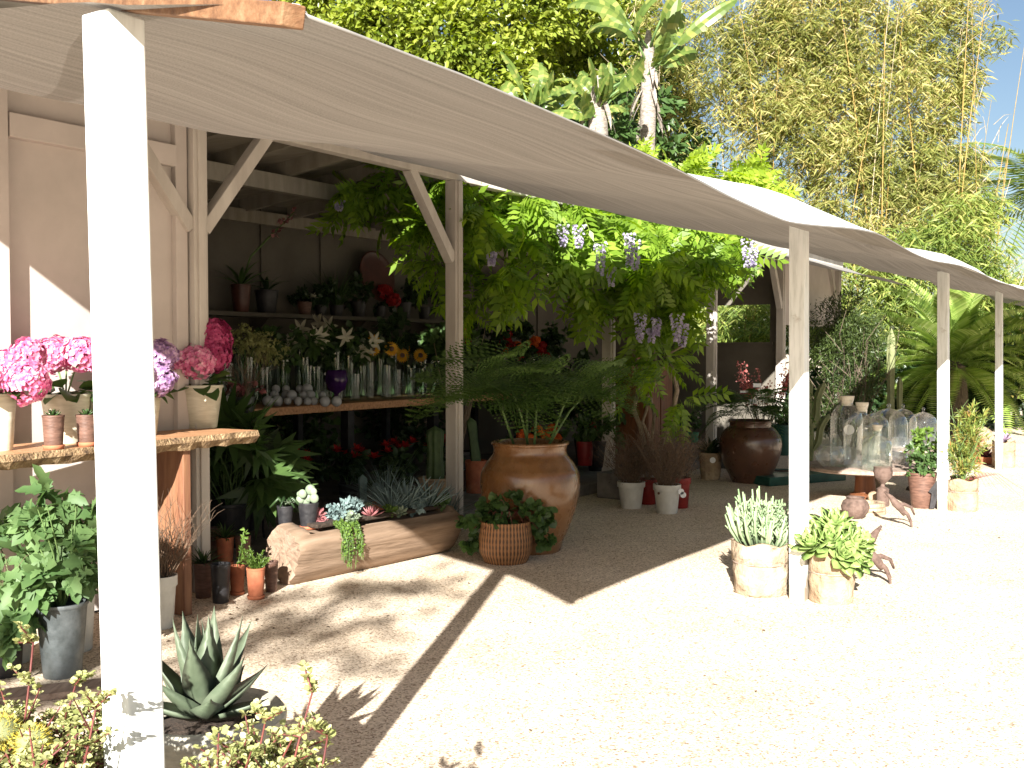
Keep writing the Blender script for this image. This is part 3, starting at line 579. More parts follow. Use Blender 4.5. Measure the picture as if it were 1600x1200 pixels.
def bush(t, c, r, n, size, tmpl, m, name='foliage', stems=6, base=None, shell=.75, droop=.2, stemm='greenstem', out=.8):
    crown(name, M[m] if isinstance(m, str) else m, t, [(c, r)], n, size, tmpl, shell, droop, out=out)
    if stems and base is not None:
        mb = MB()
        for i in range(stems):
            a = random.uniform(0, 2*PI); e = NR(c)+NR([math.cos(a)*r[0]*.7, math.sin(a)*r[1]*.7, random.uniform(-.2, .8)*r[2]]); b = NR(base)+NR([math.cos(a), math.sin(a), 0])*r[0]*.08
            mid = (b+e)/2+NR([random.uniform(-.1, .1)*r[0], random.uniform(-.1, .1)*r[0], r[2]*.15]); q = max(.0025, r[0]*.02)
            mb.tube([b, mid, e], [q, q*.8, q*.4], 5)
        mb.build('stems', M[stemm], t, smooth=True)
def twigs(t, base, n, h, spread, m, name='stems', r0=.0022, kinks=4, sub=3, rad=.05):
    mb = MB()
    for i in range(n):
        a = random.uniform(0, 2*PI); p = Vector(base)+Vector((math.cos(a), math.sin(a), 0))*rad*random.random(); d = Vector((math.cos(a)*spread*random.random(), math.sin(a)*spread*random.random(), 1)).normalized()
        L = h*random.uniform(.55, 1.05); pts = [p.copy()]
        for k in range(kinks):
            d = (d+Vector((random.uniform(-.35, .35), random.uniform(-.35, .35), random.uniform(-.1, .2)))).normalized(); p = p+d*L/kinks; pts.append(p.copy())
        mb.tube(pts, [r0*(1-.6*j/kinks) for j in range(kinks+1)], 4, cap=False)
        for s_ in range(sub):
            k = random.randint(1, kinks); q = pts[k]; e = q+(d+Vector((random.uniform(-.9, .9), random.uniform(-.9, .9), random.uniform(-.3, .6)))).normalized()*L*.28
            mb.tube([q, (q+e)/2+Vector((0, 0, .01)), e], [r0*.6, r0*.5, r0*.25], 3, cap=False)
    return mb.build(name, M[m], t)
def cactus(t, base, h, r, ribs=6, m='cactus', name='stem', lean=(0, 0), wob=.0):
    mb = MB(); n = ribs*4; V = []; Fc = []; rings = 12
    for i in range(rings+1):
        u = i/rings; q = r*(1 if u < .85 else math.sqrt(max(.0, 1-((u-.85)/.15)**2))+.02)*(1+.08*math.sin(u*9+wob*7)); cx = base[0]+lean[0]*u+wob*.02*math.sin(u*7); cy = base[1]+lean[1]*u
        for k in range(n):
            a = 2*PI*k/n; rr = q*(1 if k % 4 == 0 else (.78 if k % 4 == 2 else .86)); V.append((cx+rr*math.cos(a), cy+rr*math.sin(a), base[2]+h*u))
    for i in range(rings):
        for k in range(n): k2 = (k+1) % n; Fc.append((i*n+k, i*n+k2, (i+1)*n+k2, (i+1)*n+k))
    mb.add(V, Fc); return mb.build(name, M[m], t, smooth=True, sm_ang=60)
def rosette(t, c, n, L, wl, m, name='rosette', tilt=1.25, thick=.004, curve=-.5, shape=(.35, .6, .85, 1, .95, .6, .05), fold=.22, mb=None, ang0=0.12, lean=None):
    own = mb is None; mb = mb or MB()
    for i in range(n):
        az = i*2.39996; u = (i+.5)/n; th = ang0+tilt*u; d = Vector((math.cos(az)*math.sin(th), math.sin(az)*math.sin(th), math.cos(th))); up = Vector((-math.cos(az)*math.cos(th), -math.sin(az)*math.cos(th), math.sin(th)))
        if lean is not None: q = Vector((0, 0, 1)).rotation_difference(Vector(lean)); d = q @ d; up = q @ up
        mb.blade(Vector(c), d, up, L*(.55+.45*u**.6), wl*(.6+.4*u), thick, curve*.6, shape=list(shape), fold=fold)
    if own: return mb.build(name, M[m], t, smooth=True)
OVAL, DIA, PALM, LOBE = leaf_oval(), leaf_dia(), leaf_palmate(), leaf_lobed()
def frond_tmpl(n=22, pl=.28, w=.012, arch=.45, vee=.35, lance=True, tooth=0):
    V = []; Fc = []
    def pos(u): return NR([0, u*(1-.12*u*arch), .28*arch*u*4*(.45-u)*1.0])
    for i in range(n):
        u = .10+.88*i/(n-1); b = pos(u); L = pl*(math.sin(PI*min(1, .12+u*.9))**.6 if lance else 1)
        for sg in (-1, 1):
            d = NR([sg*.92, .42, vee]); d = d/np.linalg.norm(d)
            if tooth:
                for j in range(tooth):
                    q = (j+.5)/tooth; bb = b+d*L*q; l2 = pl*.30*(1-q*.8)
                    for s2 in (-1, 1):
                        e = NR([sg*.25, s2*.9, 0]); o = len(V); V.extend([bb, bb+e*l2*.5+d*w, bb+e*l2+NR([0, 0, -.01]), bb+e*l2*.5-d*w]); Fc.append((o, o+1, o+2, o+3))
            else:
                o = len(V); x = NR([0, w, 0]); V.extend([b-x, b+d*L*.6-x*.9, b+d*L+NR([0, 0, -pl*.12]), b+d*L*.6+x*.9]); Fc.append((o, o+1, o+2, o+3))
    for i in range(8):
        a, b = pos(i/8), pos((i+1)/8); o = len(V); x = NR([.007*(1.3-i/8), 0, 0]); V.extend([a-x, b-x, b+x, a+x]); Fc.append((o, o+1, o+2, o+3))
    return NR(V), NR(Fc)

# ================================================================== BACKGROUND TREES
Yt = 24
def blobpx(lst, Y0, k=1): return [(tuple(D(px, py, Y0+dy)), (PX(rx, Y0), PX(rx, Y0)*.8, PX(rz, Y0))) for px, py, rx, rz, dy in lst]
t = thing('broadleaf_tree', 'large dense yellow-green broadleaf tree rising behind the awning at left', 'tree', NR([-2.2, 25, 0]))
MB().tube([(-2.2, 25, 0), (-2.0, 25.1, 2.5), (-2.3, 25, 5)], [.32, .25, .2], 10).build('trunk', M['bark'], t, smooth=True)
mb = MB()
for x, y, z in ((-5, 24.5, 7.5), (-2.5, 24, 9), (0, 24.5, 8), (-3.5, 25.5, 10), (-1, 25, 10)): mb.tube([(-2.2, 25, 4.2), ((x-2.2)/2, 24.8, 6), (x, y, z)], [.15, .1, .05], 7)
mb.build('limbs', M['bark'], t, smooth=True)
crown('crown', M['l_ficus'], t, blobpx([(520, -10, 90, 60, 0), (600, 40, 90, 60, -.5), (690, 60, 80, 75, -.8), (760, 130, 70, 75, -.6), (640, -50, 130, 60, 0), (800, 30, 90, 75, 0), (770, 210, 55, 45, -.4), (880, 20, 90, 60, 1), (840, 110, 40, 50, .6), (700, 150, 80, 60, .5), (600, 110, 80, 60, .6), (470, -40, 90, 40, .5), (960, 60, 90, 80, 2.2), (900, 150, 100, 90, 2.6)], Yt), 46000, .155, leaf_oval(.27), shell=.5, droop=.25)
# shrubs closing the view low behind the shed, between tree and bamboo
t = thing('dark_shrub', 'dark green shrub mass behind the banana-like plants', 'shrub', NR([3.0, 24.5, 0]))
crown('foliage', M['l_mid'], t, blobpx([(850, 230, 90, 70, 0), (950, 260, 90, 80, 0), (1040, 250, 80, 80, .5), (880, 330, 120, 80, 0), (1000, 360, 120, 100, .5), (1020, 150, 70, 70, 1.5)], 24), 15000, .2, OVAL, shell=.7)
MB().tube([(3, 24.5, 0), (2.8, 24.5, 2), (3, 24.6, 3.5)], [.15, .1, .06], 8).build('trunk', M['bark'], t, smooth=True)

# bamboo: five clumps, each with its own culms
BG = 'bamboo clumps behind the shed'
def bamboo(cx, Y, halfw, ztop, nc, blobs, nl, m, label, gold=.5, lean=0):
    t = thing('bamboo_clump', label, 'bamboo', NR([cx, Y, 0]), BG)
    for i in range(nc):
        x = cx+random.uniform(-halfw, halfw)*.85; y = Y+random.uniform(-1.5, .4); h = ztop*random.uniform(.75, 1.08); l = (x-cx)*.3+lean*h*.1+random.uniform(-.9, .9)
        pts = [(x, y, 0)]+[(x+l*(u**1.6), y-.2*u, h*u) for u in (.15, .3, .45, .6, .75, .9, 1)]
        r = random.uniform(.010, .030)
        MB().tube(pts, [r*(1-.75*k/7) for k in range(8)], 6).build('culm', M['culm'] if random.random() < gold else M['culm2'], t, smooth=True)
    mb = MB()
    for i in range(nc*15):
        x = cx+random.uniform(-halfw, halfw); y = Y+random.uniform(-1.1, .5); z = random.uniform(2.5, ztop*.98); a = random.uniform(-1.1, 1.1); L = random.uniform(.4, 1.1); d = Vector((math.sin(a)*.8, random.uniform(-.5, .2), math.cos(a)))
        p = Vector((x, y, z)); mb.tube([p, p+d*L*.6, p+d*L+Vector((0, 0, -.12))], [.008, .006, .003], 3, cap=False)
    mb.build('twigs', M['culm2'], t)
    P = []; Dd = []
    w_ = NR([b[1][0]*b[1][2] for b in blobs]); w_ = w_/w_.sum(); nl = int(nl*.92); nc = int(nc*1.9)
    for (c, r), k in zip(blobs, (w_*nl/7).astype(int)):
        q = rdir(k)*(1-.65*RS.rand(k, 1)**1.2)*NR(r)+NR(c); P.append(np.repeat(q, 7, axis=0)+RS.normal(size=(k*7, 3))*.06)
        a = RS.rand(k*7)*2*PI; Dd.append(np.stack([np.cos(a)*.8, np.sin(a)*.8-.15, -.25-.6*RS.rand(k*7)+.4*(RS.rand(k*7) < .25)], axis=1))
    P = np.concatenate(P); Dd = norm(np.concatenate(Dd)); up = norm(RS.normal(size=P.shape)*.7+NR([0, -.6, .9]))
    g = np.sin(P[:, 0]*3.1+np.sin(P[:, 2]*1.3)*1.2+cx)*np.sin(P[:, 2]*1.7+P[:, 0]*.8)+.45*np.sin(P[:, 0]*7.3+P[:, 2]*2.2); keep = (g < .62) | (RS.rand(len(P)) < .25); P = P[keep]; Dd = Dd[keep]; up = up[keep]   # gaps between the plumes
    scatter('foliage', M[m], t, leaf_dia(.06, .14), P, Dd, up, .26*(.6+.7*RS.rand(len(P)))); return t
bamboo(4.2, 25, 1.9, 9.5, 15, blobpx([(1060, 60, 90, 110, 0), (1130, 130, 80, 120, -.3), (1020, 200, 80, 70, 0), (1110, 300, 100, 80, 0), (1180, 40, 80, 80, 0)], 24), 14000, 'l_bamboo', 'thin tall bamboo clump with many bare dry canes, next to the banana-like plants', .35)
bamboo(6.6, 24.5, 1.5, 9.8, 14, blobpx([(1200, 110, 80, 120, 0), (1260, 30, 90, 80, 0), (1240, 200, 90, 90, -.4), (1200, 320, 90, 70, 0), (1300, 120, 80, 90, 0)], 24), 30000, 'l_bamboo', 'tan leaved bamboo clump above the white middle of the awning', .55)
bamboo(9.0, 24.5, 1.6, 9.3, 14, blobpx([(1340, 40, 90, 80, 0), (1370, 150, 90, 90, -.3), (1320, 260, 90, 80, -.4), (1400, 250, 80, 80, 0), (1440, 60, 70, 80, 0), (1440, 330, 100, 70, -.2), (1330, 360, 90, 60, -.5)], 24), 34000, 'l_bamboo', 'dense green and tan bamboo clump right of the centre of the grove', .7)
bamboo(10.2, 25, .9, 6.6, 9, blobpx([(1470, 160, 50, 90, 0), (1530, 60, 45, 40, 0), (1500, 130, 40, 40, .3), (1515, 250, 30, 30, 0), (1460, 270, 60, 60, 0), (1490, 10, 60, 30, 0), (1500, 300, 60, 40, 0)], 24), 13000, 'l_bamboo', 'loose outer bamboo clump with arching canes against the sky', .8, lean=1.0)
bamboo(9.3, 23.2, 2.8, 3.6, 12, blobpx([(1330, 440, 90, 80, 0), (1430, 420, 90, 70, 0), (1500, 380, 70, 80, 0), (1530, 450, 70, 80, .3), (1400, 520, 110, 80, .3), (1500, 540, 90, 70, .3), (1280, 500, 60, 80, 0), (1545, 330, 25, 40, .2), (1180, 500, 80, 70, 0), (1250, 420, 60, 60, 0), (1370, 600, 120, 60, 0), (1480, 620, 90, 50, .3)], 22), 46000, 'l_bamboog', 'low green leafy bamboo thicket behind the sago palm', .7)
bamboo(5.0, 23, .9, 2.8, 6, blobpx([(1140, 500, 50, 50, 0), (1185, 510, 45, 50, 0), (1100, 510, 40, 50, 0), (1150, 540, 60, 40, 0)], 23), 6000, 'l_bamboog', 'small bamboo clump seen through the end window of the shed', .7)

# banana-like giant plants with paddle leaves
def paddle(mb, b, d, up, L, W, droop, tear=6):
    """a big leaf torn into strips along a stiff midrib"""
    p = Vector(b); d = Vector(d).normalized(); up = Vector(up); x = d.cross(up).normalized(); up = x.cross(d); n = 12; pts = []
    for i in range(n+1):
        pts.append((p.copy(), d.copy(), x.copy(), up.copy())); p = p+d*L/n; q = Matrix.Rotation(-droop/n, 3, x); d = q @ d; up = q @ up
    def wv(i): return W/2*math.sin(PI*min(1, .07+.9*i/n))**.6
    for sg in (-1, 1):
        dr = [random.uniform(.12, .3) for _ in range(n+1)]
        for i in range(n):
            (p0, d0, x0, u0), (p1, d1, x1, u1) = pts[i], pts[i+1]; h0, h1 = wv(i), wv(i+1); tear = .8 if random.random() < .3 else 1.0
            def P_(p, dd, xx, uu, h, f, q): return p+xx*sg*h*f+dd*h*.35*f+uu*h*.25*f*(1-f)*2-Vector((0, 0, h*q*f*f))
            pe = p0+(p1-p0)*tear
            mb.add([p0, p1, P_(p1, d1, x1, u1, h1, .55, dr[i]), P_(p0, d0, x0, u0, h0, .55, dr[i]), P_(pe, d1, x1, u1, h1, 1, dr[i+1] if tear == 1 else dr[i]*1.6), P_(p0, d0, x0, u0, h0, 1, dr[i])], [(0, 1, 2, 3), (3, 2, 4, 5)])
def bananaplant(cx, Y, zt, zc, n, L, W, label, tr, seed=1):
    random.seed(seed); t = thing('banana_plant', label, 'banana plant', NR([cx, Y, 0]), 'banana-like plants behind the shed')
    crown('skirt', M['l_mid'], t, [((cx-.2, Y+.5, zt*.82), (.9, .4, .7)), ((cx+.5, Y+.6, zt*.7), (.7, .4, .6))], 700, .22, leaf_oval(.22), droop=.5)
    MB().lathe([(tr*1.1, 0), (tr, zt*.3), (tr*.9, zt*.6), (tr*1.05, zt*.8), (tr*.8, zt*.95), (tr*.3, zt)], 12, (cx, Y, 0), jit=.06).build('trunk', M['palmbark'], t, smooth=True)
    mb = MB()
    for i in range(n):
        a = (i-(n-1)/2)/(n/2)*1.15+random.uniform(-.35, .35); l_ = L*random.uniform(.65, 1.3); d = Vector((math.sin(a), random.uniform(-.9, .3), math.cos(a)*random.uniform(.6, 1.1)+.1)).normalized(); st = Vector((cx+random.uniform(-.1, .1), Y, zt*random.uniform(.86, .95))); e = st+d*l_*random.uniform(.35, .7)
        MB().tube([st, (st+e)/2+Vector((0, 0, .03)), e], [.03, .025, .018], 6).build('leaf_stalk', M['greenstem'], t, smooth=True)
        mb2 = MB(); paddle(mb2, e, d, Vector((random.uniform(-.9, .9), -.7, .6)), l_, W*random.uniform(.7, 1.15), random.uniform(.2, 1.0)*(1.9 if abs(a) > .6 else .6)); mb2.build('leaf', M['l_banana'], t)
    mb = MB()
    for i in range(14):
        a = random.uniform(0, 2*PI); mb.blade((cx+tr*.7*math.cos(a), Y+tr*.7*math.sin(a), zt*random.uniform(.8, .95)), (math.cos(a)*.5, math.sin(a)*.5, -.8), (math.cos(a), math.sin(a), .5), random.uniform(.5, 1.0), .12, 0, .4)
    mb.build('dry_leaves', M['palmbark'], t); random.seed(seed+50)
bananaplant(1.62, 20, 6.7, 0, 18, .72, .34, 'banana-like plant with pale trunk and torn paddle leaves, centre of the trio', .19, 3)
bananaplant(2.75, 21.5, 8.0, 0, 10, 1.1, .42, 'tallest banana-like plant with upright leaves reaching the top of the view', .15, 5)
bananaplant(.45, 21.0, 6.8, 0, 12, .95, .36, 'short banana-like plant leaning out beside the broadleaf tree', .14, 9)

# sago palms
CYC = frond_tmpl(40, .19, .016, .40, .35)
def sago(c, zc, n, L, label, seed, grp=None):
    random.seed(seed); t = thing('sago_palm', label, 'palm', NR([c[0], c[1], 0]), grp)
    MB().lathe([(.22, 0), (.26, zc*.5), (.2, zc), (.05, zc+.1)], 14, (c[0], c[1], 0), jit=.08).build('trunk', M['bark'], t)
    P = np.tile(NR([[c[0], c[1], zc]]), (n, 1)); az = NR([i*2.39996 for i in range(n)]); el = NR([1.35-2.0*((i+.5)/n)**.8 for i in range(n)]); d = np.stack([np.cos(az)*np.cos(el), np.sin(az)*np.cos(el), np.sin(el)], 1)
    up = np.stack([-np.cos(az)*np.sin(el), -np.sin(az)*np.sin(el), np.cos(el)], 1)
    scatter('fronds', M['l_cycad'], t, CYC, P+d*.1, d, up, L*(.85+.3*RS.rand(n))); return t
cyc = D(1490, 572, 19.5); sago(cyc, cyc[2], 48, 1.85, 'big sago palm with long spreading fronds behind the third awning post', 3)
cyc2 = D(1625, 560, 21); sago(cyc2, cyc2[2], 50, 1.6, 'sago palm cut by the right edge of the view', 8)
# pale feather palm far right
fp = D(1590, 300, 34); t = thing('feather_palm', 'pale green feather palm far off at the right edge', 'palm', NR([fp[0]+1.2, 34, 0]))
MB().tube([(fp[0]+1.2, 34, 0), (fp[0]+1.0, 34, 3.5), (fp[0]+1.1, 34, fp[2]-.3)], [.25, .2, .15], 8).build('trunk', M['palmbark'], t, smooth=True)
n = 26; az = NR([i*2.39996 for i in range(n)]); el = NR([1.2-1.7*(i/n) for i in range(n)]); d = np.stack([np.cos(az)*np.cos(el), np.sin(az)*np.cos(el), np.sin(el)], 1)
scatter('fronds', M['l_banana'], t, frond_tmpl(30, .3, .010, 1.0, -.2), np.tile(NR([[fp[0]+1.1, 34, fp[2]-.4]]), (n, 1)), d, np.stack([-np.cos(az)*np.sin(el), -np.sin(az)*np.sin(el), np.cos(el)], 1), 3.4+RS.rand(n))
# round shrub far right under the palm
t = thing('yellow_shrub', 'yellow-green shrub at the right edge below the feather palm', 'shrub', NR([12.9, 27, 0])); crown('foliage', M['l_gold'], t, [((13.4, 27, 2.2), (1.6, 1.2, 1.3)), ((12.6, 27, 1.2), (1.0, .9, 1.0))], 5000, .14, OVAL); MB().tube([(12.9, 27, 0), (13.1, 27, 1.5)], [.07, .04], 6).build('trunk', M['bark'], t)
t = thing('olive_hedge', 'grey-green hedge closing the far end of the yard', 'hedge', NR([16, 36, 0])); crown('foliage', M['l_mid'], t, [((13, 36, 1.6), (3, 1, 2.0)), ((18, 36, 1.5), (3.5, 1, 2.2)), ((23, 37, 1.6), (4, 1, 2.4))], 9000, .2, OVAL)

# airy dark shrub and cactus columns beside the shed end
q = gp(1322, 700, 60)[0]; t = thing('pencil_shrub', 'tall airy dark green shrub in front of the shed end', 'shrub', q)
twigs(t, q, 30, 2.0, .35, 'bark', 'stems', .010, 5, 3, .25)
crown('foliage', M['l_olive'], t, [(tuple(q+NR([dx, dy, z])), (r_, r_*.8, rz)) for dx, dy, z, r_, rz in ((0, 0, 2.05, .55, .45), (-.25, 0, 1.6, .42, .45), (.25, 0, 1.6, .45, .45), (.05, 0, 1.0, .5, .4), (-.1, 0, .5, .4, .35))], 15000, .075, leaf_dia(.10), shell=.8, droop=-.1)
CG = 'ribbed cactus columns near the glass table'
for px, yb, ytop, r_, lab, mm, arms in ((1262, 735, 590, .07, 'pale yellowish branching cactus just right of the second awning post', 'cactusy', ((-.10, .5, .55), (.12, .65, .5), (.16, .3, .4))), (1391, 690, 512, .07, 'tall straight olive cactus column between shrub and sago palm', 'cactusy', ()), (1405, 690, 588, .05, 'shorter cactus column hugging the tall one', 'cactusy', ())):
    q, r0, k = gp(px, yb, 12); h = (yb-ytop)*k; t = thing('column_cactus', lab, 'cactus', q); cactus(t, q, h, r_, 6, mm, wob=.6 if arms else .1)
    for dx, u, hh in arms: cactus(t, q+NR([dx*.4, 0, h*u*.7]), h*hh, r_*.75, 6, mm, 'arm', (dx*1.2, 0), 1)
# low dark planting under sago palm and shrub
t = thing('low_planting', 'dark low leafy planting at the foot of the bamboo', 'ground cover', NR([8.5, 20.6, 0])); crown('foliage', M['l_dark'], t, [((5.6+i*.85, 20.6+.2*(i % 2), .45+.25*(i % 3)), (.75, .6, .6)) for i in range(8)], 9000, .13, OVAL); t['kind'] = 'stuff'
# far right: masonry wall and dark van
t = tag(MB().box((14.6, 30.2, .45), (3.0, .4, .9)).build('stone_wall', M['masonry'], bevel=.03), 'low sunlit beige wall at the right edge beyond the yard', 'wall')
vn = thing('parked_van', 'dark van parked beyond the yard, cut by the right edge', 'van', NR([14.7, 27.0, 0]))
MB().add([(13.0, 26.3, .35), (16.6, 26.3, .35), (16.6, 26.3, 1.5), (13.9, 26.3, 1.5), (13.4, 26.3, 1.02), (13.0, 26.3, .95), (13.0, 27.9, .35), (16.6, 27.9, .35), (16.6, 27.9, 1.5), (13.9, 27.9, 1.5), (13.4, 27.9, 1.02), (13.0, 27.9, .95)], [(0, 1, 2, 3, 4, 5), (11, 10, 9, 8, 7, 6), (0, 5, 11, 6), (5, 4, 10, 11), (4, 3, 9, 10), (3, 2, 8, 9), (2, 1, 7, 8), (1, 0, 6, 7)]).build('body', M['box'], vn, bevel=.06)
MB().box((14.9, 26.29, 1.22), (1.7, .02, .34)).build('side_window', M['blackmetal'], vn)
for x in (13.75, 15.9): MB().tube([(x, 26.22, .33), (x, 26.45, .33)], .33, 20).build('wheel', M['black'], vn)

# ================================================================== WISTERIA
wb = gp(1018, 762, 16)[0]; wt = thing('wisteria', 'flowering wisteria vine spilling light green leaves from the shed roof', 'vine', wb)
random.seed(4)
stems = [[(1018, 762, 11.2), (1008, 700, 11.2), (990, 640, 11.1), (1002, 590, 11.0), (985, 530, 11.0), (990, 450, 11.1), (960, 380, 11.1)],
         [(1020, 762, 11.2), (1030, 705, 11.1), (1048, 655, 11.0), (1058, 610, 10.9), (1046, 565, 11.0), (1030, 500, 11.1), (1050, 400, 11.3), (1100, 330, 11.8)],
         [(1016, 762, 11.25), (1016, 700, 11.2), (1022, 650, 11.2), (1015, 600, 11.2), (1035, 560, 11.1), (1068, 540, 11.0)],
         [(1022, 762, 11.2), (1020, 700, 11.1), (1004, 660, 11.05), (1012, 620, 11.0), (1030, 590, 10.9), (1020, 540, 10.9)],
         [(960, 380, 11.1), (900, 370, 10.9), (850, 395, 10.6), (790, 350, 10.2), (730, 330, 9.8), (640, 350, 9.9), (600, 300, 9.8)],
         [(985, 530, 11.0), (940, 470, 10.9), (880, 420, 10.7), (830, 440, 10.5), (780, 400, 10.3)]]
for i, st in enumerate(stems):
    r = .032 if i < 2 else .022; n = len(st)
    pts = [D(*p) for p in st]; pp = []
    for a, b in zip(pts[:-1], pts[1:]):
        for u in (0, .5): pp.append(a*(1-u)+b*u+NR([random.uniform(-.02, .02), random.uniform(-.02, .02), 0])*(1 if u else 0))
    pp.append(pts[-1]); pp[0][2] = 0 if i < 4 else pp[0][2]
    MB().tube(pp, [r*(1-.6*k/len(pp)) for k in range(len(pp))], 7).build('trunk' if i < 4 else 'branch', M['vine'], wt, smooth=True)
WL = [(752, 330, 9.7, 34, 45), (760, 420, 9.7, 34, 45), (742, 480, 9.65, 12, 22), (815, 318, 10.1, 46, 34), (805, 385, 10.2, 22, 26), (890, 330, 10.5, 50, 38), (880, 395, 10.6, 26, 34), (955, 345, 10.6, 50, 40), (925, 430, 10.8, 18, 34), (1030, 365, 10.8, 50, 40), (1000, 440, 10.7, 46, 42), (1100, 372, 11.3, 40, 26), (1155, 392, 11.8, 30, 20), (1070, 440, 11.0, 36, 34), (1000, 500, 10.8, 34, 26), (1050, 500, 11.0, 32, 24), (1030, 562, 10.8, 40, 12), (985, 605, 10.9, 22, 12), (1080, 345, 11.9, 50, 25), (1062, 625, 10.9, 20, 12)]
WD = [(575, 282, 9.8, 30, 18), (620, 285, 9.8, 34, 24), (665, 300, 9.7, 34, 42), (668, 365, 9.7, 24, 30), (540, 310, 9.9, 26, 16), (600, 335, 9.9, 20, 16), (690, 420, 9.7, 16, 40)]
WT = [(1010, 272, 12.4, 34, 10), (1050, 272, 12.6, 40, 14), (1100, 278, 12.8, 40, 16), (1150, 290, 13.0, 36, 14), (1185, 305, 13.2, 22, 10), (1030, 310, 12.4, 50, 20), (1130, 320, 12.8, 60, 25)]
def wb_(L): return [(tuple(D(px, py, Y)), (PX(rx, Y), PX(rx, Y)*.9+.12, PX(rz, Y))) for px, py, Y, rx, rz in L]
PIN = leaf_pinnate()
crown('foliage', M['l_wist'], wt, wb_(WL), 900, .35, PIN, shell=.9, droop=.55, out=.7)
crown('foliage', M['l_wist'], wt, wb_(WD), 170, .34, PIN, shell=.9, droop=.45, out=.7)
crown('foliage', M['l_wistt'], wt, wb_(WT), 760, .30, PIN, shell=.8, droop=.2, out=.8)
def raceme(c, L, r, m='f_wist'):
    n = 85; u = RS.rand(n); a = RS.rand(n)*2*PI; rr = r*(1-.75*u)*(.6+.4*RS.rand(n)); P = np.stack([c[0]+rr*np.cos(a), c[1]+rr*np.sin(a), c[2]-u*L], 1); d = norm(np.stack([np.cos(a), np.sin(a), -.5-RS.rand(n)*.5], 1))
    scatter('flower_cluster', M[m], wt, leaf_oval(.42, .2), P, d, norm(RS.normal(size=(n, 3))+NR([0, -.5, 1])), .033)
for px, py, hp, Y in ((984, 362, 52, 10.35), (992, 372, 46, 10.4), (938, 378, 50, 10.45), (1000, 488, 44, 10.5), (1058, 490, 40, 10.6), (1066, 505, 34, 10.65), (1026, 496, 26, 10.6), (1018, 512, 22, 10.6), (905, 350, 34, 10.4), (880, 350, 32, 10.5), (1168, 372, 44, 11.5), (1178, 385, 30, 11.5), (768, 392, 20, 9.6), (955, 415, 30, 10.6), (530, 312, 14, 9.9), (1088, 362, 26, 11.2)):
    raceme(D(px, py, Y-.34), PX(hp, Y)*1.0, .055 if hp > 30 else .038)

# tree standing behind the viewer: its branches dapple the gravel by the shelf
t = thing('yard_tree', 'tree whose branches throw dappled shade on the gravel before the log planter', 'tree', NR([-5.6, -6.5, 0]))
MB().tube([(-5.6, -6.5, 0), (-5.3, -6.4, 2.2), (-4.8, -6.1, 4.0), (-4.0, -5.8, 5.2)], [.2, .16, .12, .06], 10).build('trunk', M['bark'], t, smooth=True)
SH = NR([math.sin(SUN_AZ), math.cos(SUN_AZ), -math.tan(SUN_EL)])
bl = []
for px, py, r1, r2 in ((330, 985, .30, .16), (420, 940, .55, .18), (560, 925, .6, .16), (500, 1030, .5, .12), (660, 905, .35, .10), (470, 985, .45, .10), (590, 975, .35, .09), (380, 1020, .30, .08), (520, 950, .4, .08)):
    p = G(px, py)-SH*12.4; bl.append((tuple(p), (r1*1.1, .5, r2)))
crown('crown', M['l_mid'], t, bl, 1500, .065, OVAL, shell=.95)
for c, r in bl: MB().tube([(-4.6, -6.0, 4.4), ((c[0]-4.2)/2, -5.9, 5.0), c], [.04, .025, .008], 5).build('branch', M['bark'], t)
# ================================================================== LEFT: PLANK SHELF AND HYDRANGEAS
random.seed(21)
ZS = 1.05
pf0, pf1 = G(402, 672, ZS), G(0, 712, ZS); dv = norm(pf1-pf0); nv = NR([-dv[1], dv[0], 0])*-1
if np.dot(nv, INW) < 0: nv = -nv
sh = thing('plank_shelf', 'thick live-edge wood plank shelf along the white wall on a slab leg', 'shelf', G(275, 965))
mb = MB(); n = 60; L = 4.2; W = .47; T = .075; V = []; Fc = []
for i in range(n+1):
    u = i/n*L; w1 = .012*math.sin(u*7)+.01*math.sin(u*23+1)+random.uniform(-.006, .006); e = 0 if i else .0
    c = pf0+dv*u
    f_ = c-nv*(w1); V += [f_, f_-nv*(.012+random.uniform(-.006, .008))-NR([0, 0, T*.45]), f_+nv*.02-NR([0, 0, T*(1+random.uniform(-.1, .1))]), c+nv*W-NR([0, 0, T]), c+nv*W]
for i in range(n):
    for k in range(5): k2 = (k+1) % 5; Fc.append((i*5+k, (i+1)*5+k, (i+1)*5+k2, i*5+k2))
Fc += [(0, 1, 2, 3, 4), tuple(range(n*5, n*5+5))[::-1]]
mb.add(V, Fc); ob = mb.build('plank', M['plank'], sh); ob.data.materials.append(M['liveedge'])
for p in ob.data.polygons:
    if len(p.vertices) == 5 or (p.index % 5 in (0, 1) and p.index < n*5): p.material_index = 1
lg = G(293, 962); MB().box(NR([lg[0], lg[1], 0])+INW*.17+NR([0, 0, (ZS-T)/2]), (.055, .36, ZS-T-.004), ROWANG).build('slab_leg', M['legwood'], sh, bevel=.006)
MB().box(NR([lg[0], lg[1], 0])+INW*.17-ROW*2.2+NR([0, 0, (ZS-T)/2]), (.07, .34, ZS-T-.004), ROWANG).build('slab_leg', M['legwood'], sh, bevel=.006)
